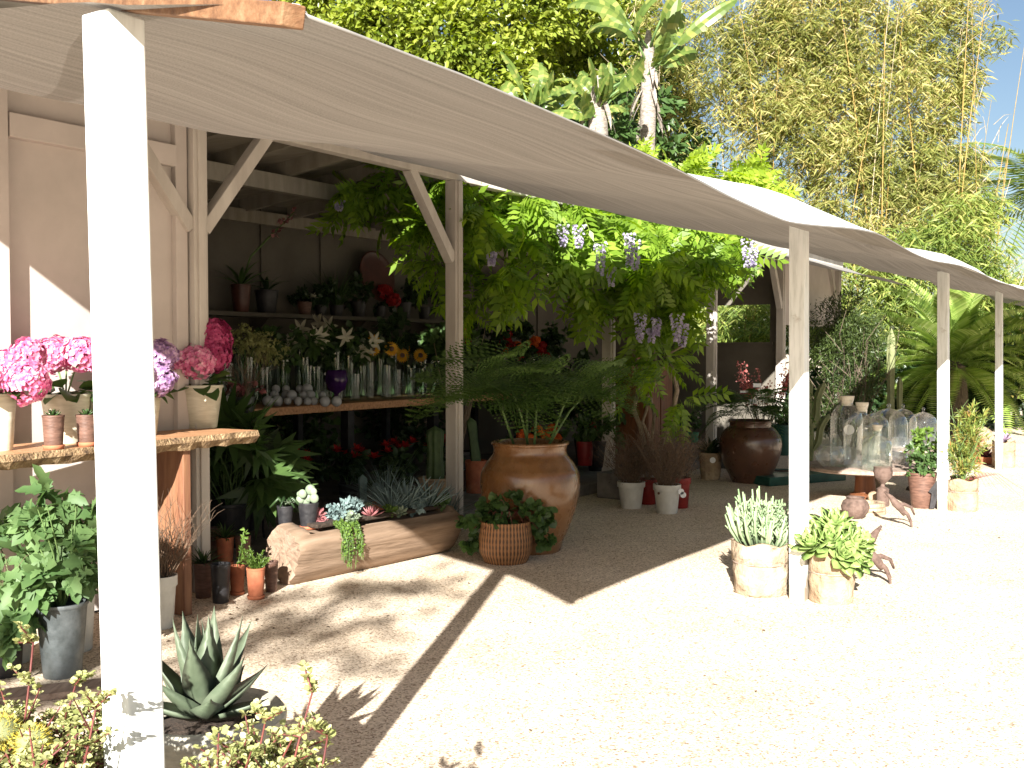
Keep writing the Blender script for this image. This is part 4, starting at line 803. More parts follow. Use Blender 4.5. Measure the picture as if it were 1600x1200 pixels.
def clump_flower(t, c, r, m, n=None, ps=.021, name='flower_head'):
    n = n or int(420*(r/.1)**2); d = rdir(n); d[:, 2] = np.where((d[:, 2] < -.3) & (RS.rand(n) < .6), -d[:, 2], d[:, 2])
    bump = 1+.13*np.sin(d[:, 0]*4+c[0]*30)*np.sin(d[:, 1]*5+1)+.07*np.sin(d[:, 2]*9+c[0]*9)*np.cos(d[:, 0]*8)
    lop = NR([RS.uniform(.88, 1.15), 1, RS.uniform(.78, 1.05)]); P0 = NR(c)+d*lop*r*bump[:, None]*(.86+.20*RS.rand(n, 1)); x = norm(np.cross(d, rdir(n))); y = np.cross(d, x); P = []; DD = []; UU = []
    for k in range(4):
        a = PI/2*k; e = x*math.cos(a)+y*math.sin(a); P.append(P0); DD.append(e+d*.25); UU.append(d)
    return scatter(name, M[m], t, leaf_oval(.42, .1, -.05), np.concatenate(P), np.concatenate(DD), np.concatenate(UU), ps*(.8+.4*RS.rand(4*n)))
def bigleaves(t, c, n, L, R, m='l_mid', name='leaves', down=.5, w=.36):
    az = NR([i*2.39996+random.uniform(-.4, .4) for i in range(n)]); el = RS.uniform(-down, .5, n); d = np.stack([np.cos(az)*np.cos(el), np.sin(az)*np.cos(el), np.sin(el)], 1)
    P = NR(c)+d*NR([R, R, R*.5])*.45; V, Fq = [], []
    P_ = [(0, 0), (.14, .1), (.30, .25), (.37, .45), (.32, .65), (.18, .84), (0, 1)]
    tv = []; 
    for x, y in P_: tv += [(-x*w/.36, y, .14*x-.22*y*y), (0, y, -.22*y*y), (x*w/.36, y, .14*x-.22*y*y)]
    tf = []
    for i in range(6): a = i*3; tf += [(a, a+1, a+4, a+3), (a+1, a+2, a+5, a+4)]
    return scatter(name, M[m], t, (NR(tv), NR(tf)), P, d, np.tile(NR([[0, 0, 1.]]), (n, 1))+RS.normal(size=(n, 3))*.25, L*(.75+.4*RS.rand(n)))
HG = 'hydrangeas in cream pots on the plank shelf'
def hydrangea(px, yb, w, h, heads, label, leaves=12, potm='cream', tagd=False):
    t, loc, rt, hh, k = pot('potted_hydrangea', label, px, yb, w, h, potm, ZS, .74, group=HG, cat='hydrangea')
    top = loc+NR([0, 0, hh]); Y = loc[1]; hp = []
    for (hx, hy, hr, m, dy) in heads:
        c = D(hx, hy, Y+dy); hp.append(c); clump_flower(t, c, PX(hr*1.12, Y), m)
    mb = MB()
    for c in hp: mb.tube([top-NR([0, 0, .03]), (top+c)/2+NR([0, 0, .01]), c], .005, 5)
    mb.build('stems', M['greenstem'], t); bigleaves(t, top+NR([0, 0, .02]), leaves, .15, rt*1.2)
    return t, loc, rt, hh, k
hydrangea(3, 705, 44, 90, ((40, 598, 29, 'f_pink', -.06), (12, 570, 24, 'f_pink', 0), (44, 556, 22, 'f_pink', .04), (-14, 585, 28, 'f_pink', 0)), 'light pink hydrangea in a cream pot at the left edge of the view')
hydrangea(104, 694, 74, 78, ((82, 556, 24, 'f_pink', .03), (128, 556, 25, 'f_pink', -.04), (104, 545, 16, 'f_pink', .08)), 'pink hydrangea in a cream pot behind two small brown pots')
hydrangea(166, 690, 60, 76, ((165, 560, 26, 'f_pink', 0), (190, 570, 22, 'f_pink', 0)), 'pink hydrangea mostly hidden behind the nearest white post')
hydrangea(222, 682, 60, 72, ((243, 594, 26, 'f_purp', -.05), (250, 556, 22, 'f_purp', .0), (222, 570, 26, 'f_purp', .05)), 'mauve hydrangea just right of the nearest white post')
t, loc, rt, hh, k = hydrangea(313, 670, 70, 68, ((303, 566, 27, 'f_pink', -.08), (334, 532, 24, 'f_deep', .04), (316, 540, 22, 'f_deep', .06), (336, 556, 22, 'f_deep', .0), (274, 535, 19, 'f_salmon', .10), (332, 515, 16, 'f_deep', .05)), 'magenta and salmon hydrangea in a sunlit cream pot near the plank tip', 15)
for px, yb, w, h, lab in ((84, 703, 33, 54, 'small brown glazed pot with a pale succulent, left one before the cream pot'), (136, 698, 32, 50, 'small brown glazed pot with a succulent, beside the nearest white post')):
    t, loc, rt, hh, k = pot('potted_succulent', lab, px, yb, w, h, 'brown', ZS, .82, saucer='terra', group='small brown pots on the plank shelf'); rosette(t, loc+NR([0, 0, hh*.95]), 16, .055, .022, 'l_mid')
tr = thing('wooden_tray', 'flat wooden tray between the mauve and magenta hydrangeas', 'tray', G(262, 671, ZS)+nv*.12)
q = NR(list(tr['_o'])); MB().box(q+NR([0, 0, .012]), (.30, .2, .02), ROWANG).build('base', M['greywood'], tr, bevel=.003)
for s in (-1, 1): MB().box(q+INW*.105*s+NR([0, 0, .022]), (.32, .012, .044), ROWANG).build('side', M['greywood'], tr, bevel=.002)
# buckets below the shelf
random.seed(5)
t, loc, rt, hh, k = pot('plant_bucket', 'galvanised metal bucket of leafy lobed greens by the nearest white post', 98, 1062, 78, 118, 'galv', 0, .74, style='bucket', partname='bucket')
c = loc+NR([0, 0, hh])
crown('foliage', M['l_arug'], t, [(tuple(c+NR([dx, dy, z])), (rx, rx, rz)) for dx, dy, z, rx, rz in ((-.05, -.02, .16, .15, .16), (-.12, -.04, .05, .13, .16), (-.16, -.1, -.1, .08, .12), (.05, 0, .22, .14, .16), (-.10, 0, .38, .12, .14), (-.03, 0, .50, .07, .08), (.08, .03, .36, .1, .1))], 520, .105, LOBE, shell=.95, droop=.35)
mb = MB()
for i in range(16):
    a = random.uniform(0, 6.28); e = c+NR([math.cos(a)*.13-.05, math.sin(a)*.12, random.uniform(.15, .5)]); mb.tube([c-NR([0, 0, .05]), (c+e)/2+NR([.02, 0, 0]), e], [.005, .004, .002], 5)
mb.build('stems', M['greenstem'], t)
t, loc, rt, hh, k = pot('plant_bucket', 'white bucket tucked behind the galvanised bucket', 118, 1022, 66, 118, 'whitepot', 0, .78, style='rim', partname='bucket'); twigs(t, loc+NR([0, 0, hh*.9]), 26, .34, .5, 'redstem')
bush(t, tuple(loc+NR([0, 0, hh+.2])), (.17, .15, .16), 140, .09, LOBE, 'l_arug')
t, loc, rt, hh, k = pot('plant_bucket', 'white bucket with greens, left of the galvanised bucket', 22, 1040, 62, 105, 'whitepot', 0, .78, style='rim', partname='bucket'); bush(t, tuple(loc+NR([-.02, 0, hh+.18])), (.2, .16, .2), 200, .10, LOBE, 'l_arug', base=tuple(loc+NR([0, 0, hh])))
t, loc, rt, hh, k = pot('plant_bucket', 'dark bucket cut by the left edge, in front of the white one', 4, 1062, 70, 100, 'black', 0, .8, style='rim', partname='bucket'); twigs(t, loc+NR([0, 0, hh*.9]), 20, .3, .5, 'twig')
t, loc, rt, hh, k = pot('plant_bucket', 'white bucket of dry brown twigs in front of the slab leg', 252, 985, 50, 84, 'whitepot', 0, .74, style='rim', partname='bucket')
twigs(t, loc+NR([0, 0, hh*.9]), 85, .40, .75, 'twig', r0=.0026, sub=4)
t = tag(MB().box(G(80, 1098)+NR([.0, .12, .016]), (.95, .16, .03), .38).build('wooden_board', M['greywood'], bevel=.004), 'weathered board lying on the gravel before the buckets', 'board')

# foreground agave in its bowl
random.seed(8)
ac = NR([-.955, 3.25, 0]); t = thing('potted_agave', 'blue-green agave with pointed leaves in a wide stone bowl behind the nearest post', 'agave', ac)
r = .225; hb = .43
MB().lathe([(.13, 0), (.15, .01), (.20, .17), (.215, .26), (.205, .285), (.225, .30), (r+.02, .35), (r+.025, hb-.02), (r+.01, hb), (r-.02, hb-.005), (r-.03, hb-.06)], 36, ac).build('bowl', M['stoneware'], t, smooth=True, sm_ang=35)
MB().lathe([(r-.03, hb-.07), (.1, hb-.05), (.001, hb-.04)], 20, ac, capb=False).build('soil', M['soil'], t)
for i in range(19):
    az = i*2.39996+.5; u = i/18; th = .10+1.22*u**.9; d = Vector((math.cos(az)*math.sin(th), math.sin(az)*math.sin(th), math.cos(th))); up = Vector((-math.cos(az)*math.cos(th), -math.sin(az)*math.cos(th), math.sin(th)))
    MB().blade(ac+NR([0, 0, hb-.03])+NR(d)*.02, d, up, .22+.11*math.sin(PI*min(1, u+.25)), .105, .014, -.30, shape=[.55, .8, .97, 1, .93, .78, .58, .34, .14, .01], fold=.32).build('leaf', M['l_agave'], t, smooth=True)
# foreground variegated jade bushes
def jadebush(c, lst, label):
    """lst: (x, y, height) of the stem tips"""
    t = thing('jade_bush', label, 'bush', c, 'variegated jade bushes at the bottom edge'); mb = MB(); P = []; Dd = []
    for (x, y, z, ln) in lst:
        b = Vector((c[0]+(x-c[0])*.35, c[1]+(y-c[1])*.35, .02)); e = Vector((x, y, z)); mid = (b+e)/2+Vector((random.uniform(-.05, .05), random.uniform(-.05, .05), .06)); pts = [b, mid, e]
        fine = []
        for k in range(9):
            u = k/8; fine.append(b*(1-u)**2+mid*2*u*(1-u)+e*u*u)
        mb.tube(fine, [.005-.003*k/8 for k in range(9)], 6)
        def leaves(p, d, dens):
            for _ in range(dens):
                a = random.uniform(0, 6.28); q = Vector((math.cos(a), math.sin(a), random.uniform(-.1, .9))).normalized(); P.append(p+q*.004); Dd.append(q)
        for k in range(2, 9):
            p = fine[k]; leaves(p, None, 7 if k > 6 else 4)
            if k >= 3:
                for s_ in range(3 if ln else 3):
                    L = random.uniform(.04, .13)*(.5 if ln and k > 6 else 1); d = Vector((random.uniform(-1, 1), random.uniform(-1, 1), random.uniform(-.1, .9))).normalized(); q = p+d*L
                    mb.tube([p, (p+q)/2, q], [.003, .0025, .0016], 4, cap=False)
                    for j in range(1, 6): leaves(p+d*L*j/5, None, 4 if j < 5 else 6)
    mb.build('stems', M['redstem'], t, smooth=True)
    P = NR([list(p) for p in P]); Dd = NR([list(p) for p in Dd]); n = len(P)
    scatter('foliage', M['l_jade'], t, leaf_oval(.42, .25, -.08), P, Dd, norm(RS.normal(size=(n, 3))*.5+NR([0, 0, 1.])), .0135*(.75+.5*RS.rand(n)))
def tips(n, x0, x1, y0, y1, z0, z1, ex=()):
    return [(random.uniform(x0, x1), random.uniform(y0, y1), random.uniform(z0, z1), 0) for _ in range(n)]+[(x, y, z, 1) for x, y, z in ex]
def E(px, py, Y): q = D(px, py, Y); return (q[0], Y, q[2])
jadebush(NR([-.62, 2.05, 0]), tips(150, -.60, -.47, 1.98, 2.30, .42, .68)+tips(110, -.72, -.46, 1.92, 2.15, .25, .48, (E(488, 1082, 2.2), E(415, 1125, 2.2), E(512, 1150, 2.2))), 'variegated jade bush with tiny cream leaves right of the nearest post')
jadebush(NR([-1.25, 2.2, 0]), tips(250, -1.5, -.95, 2.15, 2.55, .36, .68, (E(52, 1003, 2.4), E(118, 1070, 2.4), E(150, 1105, 2.2))), 'variegated jade bush with a tall red stem at the bottom left corner')
# yellow spiny ball cacti peeping out
for px, py, r_, lab in ((50, 1160, .034, 'round golden spiny cactus peeping through the jade bush'), (2, 1146, .036, 'golden spiny cactus cut by the left edge of the view')):
    c = D(px, py, 2.3); t = thing('ball_cactus', lab, 'cactus', NR([c[0], c[1], 0])); MB().lathe([(.012, 0), (.012, c[2]-r_*.5), (r_*.9, c[2]-.01), (r_, c[2]+.01), (r_*.7, c[2]+r_*.8), (.004, c[2]+r_)], 14, (c[0], c[1], 0)).build('body', M['cactusy'], t, smooth=True)
    n = 800; d = rdir(n); scatter('spines', M['l_yel'], t, leaf_dia(.035), c+d*r_*.8, d+RS.normal(size=(n, 3))*.35, rdir(n), .020*(.6+.6*RS.rand(n)))

# ================================================================== LOG PLANTER
random.seed(12)
l0 = G(480, 918); l1 = G(722, 866); ld = norm(l1-l0); ln_ = NR([-ld[1], ld[0], 0]); LL = float(np.linalg.norm(l1-l0))+.08; R0 = .205; l0 = l0-ld*.05
lc = l0+ln_*R0*.93; lt = thing('log_planter', 'hollowed pale timber log planter full of succulents, half in sun', 'planter', lc)
mb = MB(); n = 36; nr = 40; V = []; Fc = []
for i in range(n+1):
    u = i/n; x = u*LL; ctr = lc+ld*x
    for k in range(nr):
        a = 2*PI*k/nr; sq = 1/max(abs(math.cos(a-.5))**1.0, abs(math.sin(a-.5))**1.0)**.45; rr = R0*(.87+.04*math.sin(3*a+.4)+.022*math.sin(7*a+u*.5)+.012*math.sin(17*a+u*.4)+.008*math.sin(u*9+a*2))*sq*(1-.08*u)*(1-.05*(i == 0)-.05*(i == n))
        z = R0*.98+rr*math.sin(a); 
        if math.sin(a) > .75 and .10 < u < .97: z -= .05
        V.append(ctr+ln_*rr*math.cos(a)*.98+ld*(random.uniform(-.012, .012) if i in (0, n) else 0)+NR([0, 0, max(z, .001)]))
for i in range(n):
    for k in range(nr): k2 = (k+1) % nr; Fc.append((i*nr+k, i*nr+k2, (i+1)*nr+k2, (i+1)*nr+k))
for e, i in ((0, 0), (1, n)):
    V.append(lc+ld*(LL*e)+NR([0, 0, R0])+ld*(.015 if e == 0 else 0)); ci = len(V)-1
    for k in range(nr): k2 = (k+1) % nr; Fc.append((i*nr+k, ci, i*nr+k2) if e == 0 else (i*nr+k2, ci, i*nr+k))
ob = mb.add(V, Fc).build('log', M['logwood'], lt, smooth=True, sm_ang=50); ob.data.materials.append(M['logend'])
for p in ob.data.polygons:
    if len(p.vertices) == 3: p.material_index = 1
def onlog(u, off=0, z=None): return lc+ld*LL*u+ln_*off+NR([0, 0, R0*1.83 if z is None else z])
MB().box(onlog(.54, 0, R0*1.78), (LL*.80, .17, .03), math.atan2(ld[1], ld[0])).build('soil', M['soil'], lt, bevel=.01)
# plants growing in the log are its parts
def mound(u, off, r, h, n, size, tm, m, nm): return crown(nm, M[m], lt, [(tuple(onlog(u, off)+NR([0, 0, h*.4])), (r, r*.8, h))], n, size, tm, shell=.8, droop=-.4)
mound(.30, -.02, .085, .09, 420, .03, leaf_oval(.3), 'l_blue', 'blue_sedum'); mound(.33, -.09, .075, .05, 420, .022, leaf_oval(.42), 'l_pale', 'pale_sedum'); mound(.40, .02, .07, .09, 260, .035, leaf_oval(.25), 'l_blue', 'blue_sedum')
mound(.20, .03, .05, .07, 160, .04, leaf_oval(.2), 'f_maroon', 'red_crassula'); mound(.60, -.05, .08, .035, 420, .02, leaf_oval(.4), 'l_bright', 'green_sedum'); mound(.72, 0, .13, .06, 420, .035, leaf_oval(.3), 'l_blue', 'blue_sedum'); mound(.9, 0, .12, .05, 360, .04, leaf_oval(.3), 'l_mid', 'green_sedum')
rosette(lt, onlog(.46, -.07), 22, .105, .034, 'f_maroon', 'maroon_rosette', thick=.006); rosette(lt, onlog(.50, .03)+NR([0, 0, .04]), 16, .06, .03, 'l_pale', 'pale_rosette', thick=.006)
rosette(lt, onlog(.62, -.10)-NR([0, 0, .01]), 18, .075, .032, 'l_pale', 'pale_rosette', thick=.006, lean=(.2, -.8, .8))
for u, off, n, L in ((.75, .03, 46, .26), (.86, -.02, 50, .22), (.66, .05, 30, .2)): sprout(lt, onlog(u, off), n, L, .9, .012, M['l_blue'], 'chalk_sticks', .2, .05, .006, shape=[1, 1, 1, .9, .5])
# trailing string succulent
n = 30; mb = MB(); P = []
for i in range(n):
    u = random.uniform(.215, .335); st = onlog(u, -.08-random.uniform(0, .04), R0*1.80); ln = random.uniform(.09, .30)*(1.15 if .24 < u < .31 else .8); pts = [st+NR([0, 0, .01]), st-ln_*.075+NR([0, 0, -.025]), st-ln_*(.10+random.uniform(0, .012))+NR([0, 0, -.11]), st-ln_*.095+NR([random.uniform(-.01, .01), 0, -.12-ln*.6])]
    mb.tube(pts, .0018, 4, cap=False)
    for k in range(int(60*ln+14)):
        q = k/(60*ln+14)*(len(pts)-1); a = int(q); P.append(pts[a]*(1-q+a)+pts[min(a+1, 3)]*(q-a)+RS.normal(size=3)*.004)
mb.build('trailing_stems', M['greenstem'], lt); P = NR(P); scatter('trailing_beads', M['l_bright'], lt, leaf_oval(.45), P, norm(RS.normal(size=P.shape)), rdir(len(P)), .013+.008*RS.rand(len(P)))
for px, yb, w, h, mm, lab in ((482, 828, 32, 42, 'black', 'small black pot with fat white succulent leaves standing on the log'), (446, 829, 26, 38, 'black', 'small black pot with a dark trailing succulent on the left end of the log')):
    t, loc, rt, hh, k = pot('potted_succulent', lab, px, yb, w, h, mm, R0*1.62, .74, saucer='terra', group='small black pots on the log planter')
    if px > 450:
        mb = MB(); c = loc+NR([0, 0, hh])
        for dx, dz, r_ in ((-.055, .02, .030), (-.035, .06, .030), (0, .03, .030), (.015, .085, .036), (.045, .03, .032), (.04, .075, .024), (-.02, .005, .03), (-.06, .055, .02)): mb.blob(c+NR([dx, random.uniform(-.03, .02), dz]), (r_, r_*.5, r_*1.05), 12, 8)
        mb.build('leaves', M['l_pale'], t, smooth=True)
    else:
        c = loc+NR([0, 0, hh]); mb = MB()
        for i in range(7): a = i*.9; mb.tube([c, c+NR([math.cos(a)*.05, math.sin(a)*.03, .05]), c+NR([math.cos(a)*.11, math.sin(a)*.05, -.01])], [.012, .012, .007], 7)
        mb.build('leaves', M['l_dark'], t, smooth=True); sprout(t, c+NR([.03, -.03, .02]), 9, .04, 1.2, .02, M['l_pale'], 'tips')
# column cacti behind the log
for px, yb, w, ht, lab in ((567, 800, 14, 62, 'stubby blue column cactus behind the log, left of the pair'), (588, 800, 13, 50, 'stubby blue column cactus behind the log, right of the pair')):
    q, r_, k = gp(px, yb, w, .14); t = thing('small_cactus', lab, 'cactus', q-NR([0, 0, .02]), 'blue column cacti behind the log'); cactus(t, q-NR([0, 0, .02]), ht*k, r_, 6, 'bluecactus')

# ================================================================== POTS LEFT OF THE LOG
random.seed(31)
SG = 'small tall pots crowded beside the log planter'
small = [(345, 944, 31, 62, 'black', 'plain black tall pot in front of the slab leg', None), (371, 931, 24, 46, 'terra', 'narrow terracotta pot with a leggy sprig', 'sprig'), (400, 938, 29, 50, 'terra', 'bright terracotta pot holding feathery green growth in the sun', 'feather'), (318, 936, 30, 56, 'brown', 'brown pot with low green leaves against the wall post', 'tuft'), (424, 926, 22, 48, 'brown', 'dark brown pot squeezed against the log end', None), (352, 884, 28, 44, 'terra', 'shaded terracotta pot with a green tuft behind the black pot', 'tuft'), (334, 905, 24, 80, 'brown', 'tall dark brown pot by the shed post', None), (380, 884, 24, 46, 'brown', 'shaded brown pot behind the feathery one', None), (372, 838, 24, 60, 'black', 'tall black pot at the back of the cluster', 'tuft')]
for px, yb, w, h, mm, lab, pl in small:
    t, loc, rt, hh, k = pot('tall_pot', lab, px, yb, w, h, mm, 0 if yb > 895 else .12, .8, group=SG, saucer='terra' if mm == 'terra' else None); c = loc+NR([0, 0, hh*.95])
    if pl == 'feather':
        for i in range(11):
            a = random.uniform(0, 6.28); d = Vector((math.cos(a)*.8, math.sin(a)*.6, random.uniform(.5, 1.3))).normalized(); L = random.uniform(.08, .16); n = 60; u = RS.rand(n); P = c+NR(d)*(u*L)[:, None]; dd = rdir(n)+NR(d)*.8
            scatter('sprig', M['l_bright'], t, leaf_oval(.14), P, dd, rdir(n), .032*(1-.4*u))
    if pl == 'tuft': sprout(t, c, 60, .13, 1.25, .012, M['l_mid'], 'foliage', .5, rt*.7)
    if pl == 'sprig':
        P = NR([c+NR([.02+.03*u, 0, .24*u]) for u in np.linspace(.1, 1, 46)]); scatter('sprig', M['l_bright'], t, leaf_oval(.2), P, rdir(46)+NR([0, 0, .4]), rdir(46), .035); MB().tube([c, c+NR([.05, 0, .24])], [.003, .002], 4).build('stems', M['greenstem'], t)

# ================================================================== URNS, BASKET, DRY PLANTS
def urn(name, label, px, yb, rmax, h, rr, rb, m, grp):
    q, r_, k = gp(px, yb, rb*2/ (G(px, yb)[1]/F)); t = thing(name, label, 'urn', q, grp); p = [(rb, 0), (rb*1.02, .01)]
    for u, f in ((.12, .60), (.25, .82), (.37, .94), (.50, 1.0), (.60, .995), (.70, .93), (.79, .80), (.85, .715)): p.append((rb+(rmax-rb)*((f-.5)/.5) if f > .5 else rb, h*u))
    p2 = [(rb, 0), (rb*1.03, .008)]+[(rmax*f, h*u) for u, f in ((.08, .655), (.18, .755), (.30, .86), (.42, .94), (.53, .985), (.62, 1.0), (.70, .985), (.755, .945), (.76, .93), (.81, .87), (.85, .80), (.875, .755))]
    p2 += [(rr*.96, h*.895), (rr*.955, h*.93), (rr*.98, h*.965), (rr*1.02, h*.975), (rr*1.03, h*.99), (rr, h), (rr*.93, h*.99), (rr*.86, h*.95), (rr*.84, h*.86)]
    MB().lathe(p2, 64, q).build('body', M[m], t, smooth=True, sm_ang=38); MB().lathe([(rr*.86, 0), (rr*.4, .01), (.001, .015)], 24, q+NR([0, 0, h*.9]), capb=False).build('soil', M['soil'], t); return t, q
random.seed(41)
UG = 'big glazed urns on the gravel'
ut, uq = urn('urn', 'big amber glazed urn with feathery fronds rising from it', 828, 868, .388, .845, .295, .235, 'urn', UG)
# fern tree rising from the amber urn
FT = frond_tmpl(13, .34, .017, .35, .05, tooth=5); mb = MB(); P = []; Dd = []
for bx, ex, ey, Yo in ((-.10, 760, 590, -.25), (-.02, 822, 575, 0), (.03, 842, 600, .1), (.12, 905, 590, -.1), (.0, 800, 610, -.3), (.10, 930, 600, .3)):
    b = uq+NR([bx, 0, .74]); e = D(ex, ey, uq[1]+Yo); mb.tube([b, b*.5+e*.5+NR([0, 0, .06]), e], [.011, .009, .006], 6)
    for j in range(8):
        a = j*2.39996+random.random(); P.append(e-NR([0, 0, random.uniform(0, .14)])); Dd.append(NR([math.cos(a), math.sin(a)*.8, random.uniform(-.2, .55)]))
mb.build('plant_stems', M['greenstem'], ut, smooth=True)
P = NR(P); Dd = norm(NR(Dd)); scatter('fronds', M['l_fern'], ut, FT, P, Dd, np.tile(NR([[0, -.35, 1.]]), (len(P), 1))+RS.normal(size=P.shape)*.25, .62*(.7+.5*RS.rand(len(P))))
ut2, uq2 = urn('urn', 'dark brown glazed urn further back under drooping dark foliage', 1172, 756, .365, .73, .25, .21, 'urn2', UG)
mb = MB(); P = []; Dd = []; e0_ = uq2+NR([0, 0, .74])
for j in range(48):
    a = j*2.39996; P.append(e0_+NR([math.cos(a)*.1, math.sin(a)*.08, random.uniform(0, .26)])); Dd.append(NR([math.cos(a), math.sin(a), random.uniform(-.1, .55)]))
scatter('fronds', M['l_fern'], ut2, frond_tmpl(20, .26, .020, .8, -.1), NR(P), norm(NR(Dd)), np.tile(NR([[0, .05, 1.]]), (48, 1)), .58*(.8+.4*RS.rand(48)))
# pink budded branches stuck in a pot behind the brown urn
t, loc, rt, hh, k = pot('potted_branches', 'pot of pink budded bare branches with white cards, behind the brown urn', 1192, 732, 34, 44, 'dkgreen', 0, .8)
c = loc+NR([0, 0, hh]); P = []; mb = MB()
for i in range(22):
    a = random.uniform(0, 6.28); d = NR([math.cos(a)*.42, math.sin(a)*.3, 1]); L = random.uniform(.6, 1.1); pts = [c, c+d*L*.5+NR([random.uniform(-.04, .04), 0, 0]), c+d*L*.9+NR([0, 0, .04])]; mb.tube(pts, [.006, .005, .002], 4)
    for u in np.linspace(.3, 1, 34): P.append(pts[1]*(1-u)+pts[2]*u+RS.normal(size=3)*.018)
mb.build('branches', M['twig'], t); P = NR(P); scatter('buds', M['f_salmon'], t, leaf_oval(.4), P, rdir(len(P)), rdir(len(P)), .030)
for px, py in ((1183, 602), (1176, 627), (1163, 612)): q = D(px, py, loc[1]-.25); MB().box(q, (.11, .004, .05 if px > 1170 else .03), random.uniform(-.4, .4)).build('paper_card', M['white'], t)
# wicker basket
t, loc, rt, hh, k = pot('plant_basket', 'woven wicker basket with a round-leaved dark plant before the amber urn', 790, 884, 80, 66, 'wicker', 0, .86, style='round', partname='basket')
c = loc+NR([0, 0, hh]); crown('foliage', M['l_mid'], t, [(tuple(c+NR([dx, dy, dz])), (r1, r1, r2)) for dx, dy, dz, r1, r2 in ((0, 0, .10, .20, .10), (-.20, 0, .02, .14, .10), (.20, 0, .03, .15, .10), (-.26, .05, -.12, .08, .12), (.28, .03, -.10, .10, .13), (-.08, -.05, .0, .18, .08))], 900, .055, leaf_oval(.5, .1), shell=.7, droop=.1)
mb = MB()
for i in range(14): a = i*.45; mb.tube([c-NR([0, 0, .03]), c+NR([math.cos(a)*.12, math.sin(a)*.1, .08]), c+NR([math.cos(a)*.26, math.sin(a)*.16, -.05])], [.004, .003, .002], 4)
mb.build('stems', M['redstem'], t)
# dry heather-like plants in white pots, red pots behind
DG = 'dry brown twiggy plants in pots beside the wisteria trunk'
for px, yb, w, h, mm, lab, n in ((986, 796, 43, 42, 'whitepot', 'white pot of dry brown twigs, left of the two', 150), (1042, 804, 43, 46, 'whitepot', 'white pot of dry brown twigs with a round paper tag, right of the two', 150), (1012, 789, 34, 40, 'redpot', 'red pot wedged between and behind the two white twig pots', 30), (1062, 795, 34, 48, 'redpot', 'red pot behind the tagged white twig pot', 60)):
    t, loc, rt, hh, k = pot('potted_twigs', lab, px, yb, w, h, mm, 0, .76, style='rim', group=DG); twigs(t, loc+NR([0, 0, hh*.9]), n, .50, .85, 'twig', r0=.0026, sub=4, rad=rt*.7)
    P = loc+NR([0, 0, hh+.22])+RS.normal(size=(700, 3))*NR([.13, .11, .10]); scatter('dry_leaves', M['l_dry'] if 'l_dry' in M else leafmat('dry_leaf', (.05, .035, .02), (.16, .11, .07)), t, leaf_dia(.16), P, rdir(700), rdir(700), .026)
    if px == 1042:
        for dx, dz in ((.115, .22), (.135, .19)): q = loc+NR([dx, -.12, dz]); MB().tube([q, q+NR([0, -.002, 0])], .028, 20).build('paper_tag', M['white'], t)
        q = loc+NR([-.09, -.088, .20]); MB().tube([q, q+NR([-.003, -.004, 0])], .012, 14).build('pot_badge', M['brown'], t)
# leafy pots on the grey concrete block
for px, yb, w, h, mm, lab, m_, nn in ((942, 731, 34, 42, 'black', 'black pot with bright leafy growth on the concrete block', 'l_mid', 520), (914, 728, 28, 38, 'redpot', 'red pot peeping out left of the black pot on the concrete block', 'l_mid', 300)):
    t, loc, rt, hh, k = pot('leafy_pot', lab, px, yb, w, h, mm, .27, .8, group='leafy pots on the concrete block'); bush(t, tuple(loc+NR([0, -.02, hh+.12])), (.24, .18, .2), nn, .075, leaf_oval(.22), m_, base=tuple(loc+NR([0, 0, hh])))
t, loc, rt, hh, k = pot('leafy_pot', 'little green pot with a tiny shrub on the sunlit concrete block', 1081, 692, 22, 16, 'greenpot', .28, .85); bush(t, tuple(loc+NR([0, 0, hh+.16])), (.13, .11, .15), 260, .045, OVAL, 'l_mid', base=tuple(loc+NR([0, 0, hh])), stemm='vine')
def disc(t, loc, rt, z, dx=0, m='white', r=.03, name='round_label'):
    q = loc+NR([dx, -math.sqrt(max(.0001, rt*rt-dx*dx))-.004, z]); return MB().tube([q, q+NR([0, -.002, 0])], r, 24).build(name, M[m], t)
t, loc, rt, hh, k = pot('wrapped_pot', 'kraft paper wrapped pot with a round white label beside the brown urn', 1110, 750, 36, 42, 'paper', 0, .84, cat='potted plant'); disc(t, loc, rt, hh*.75, .0, r=.035)
sprout(t, loc+NR([0, 0, hh*.9]), 46, .30, .9, .045, M['l_dark'], 'foliage', .8, .04)
t, loc, rt, hh, k = pot('leafy_pot', 'dark green glazed pot right of the brown urn, behind the second post', 1224, 712, 40, 48, 'dkgreen', 0, .8); bush(t, tuple(loc+NR([0, 0, hh+.2])), (.26, .2, .25), 420, .07, OVAL, 'l_dark', base=tuple(loc+NR([0, 0, hh])))
t, loc, rt, hh, k = pot('leafy_pot', 'low dark green dish pot on the ground by the brown urn', 1222, 752, 60, 14, 'dkgreen', 0, .9)
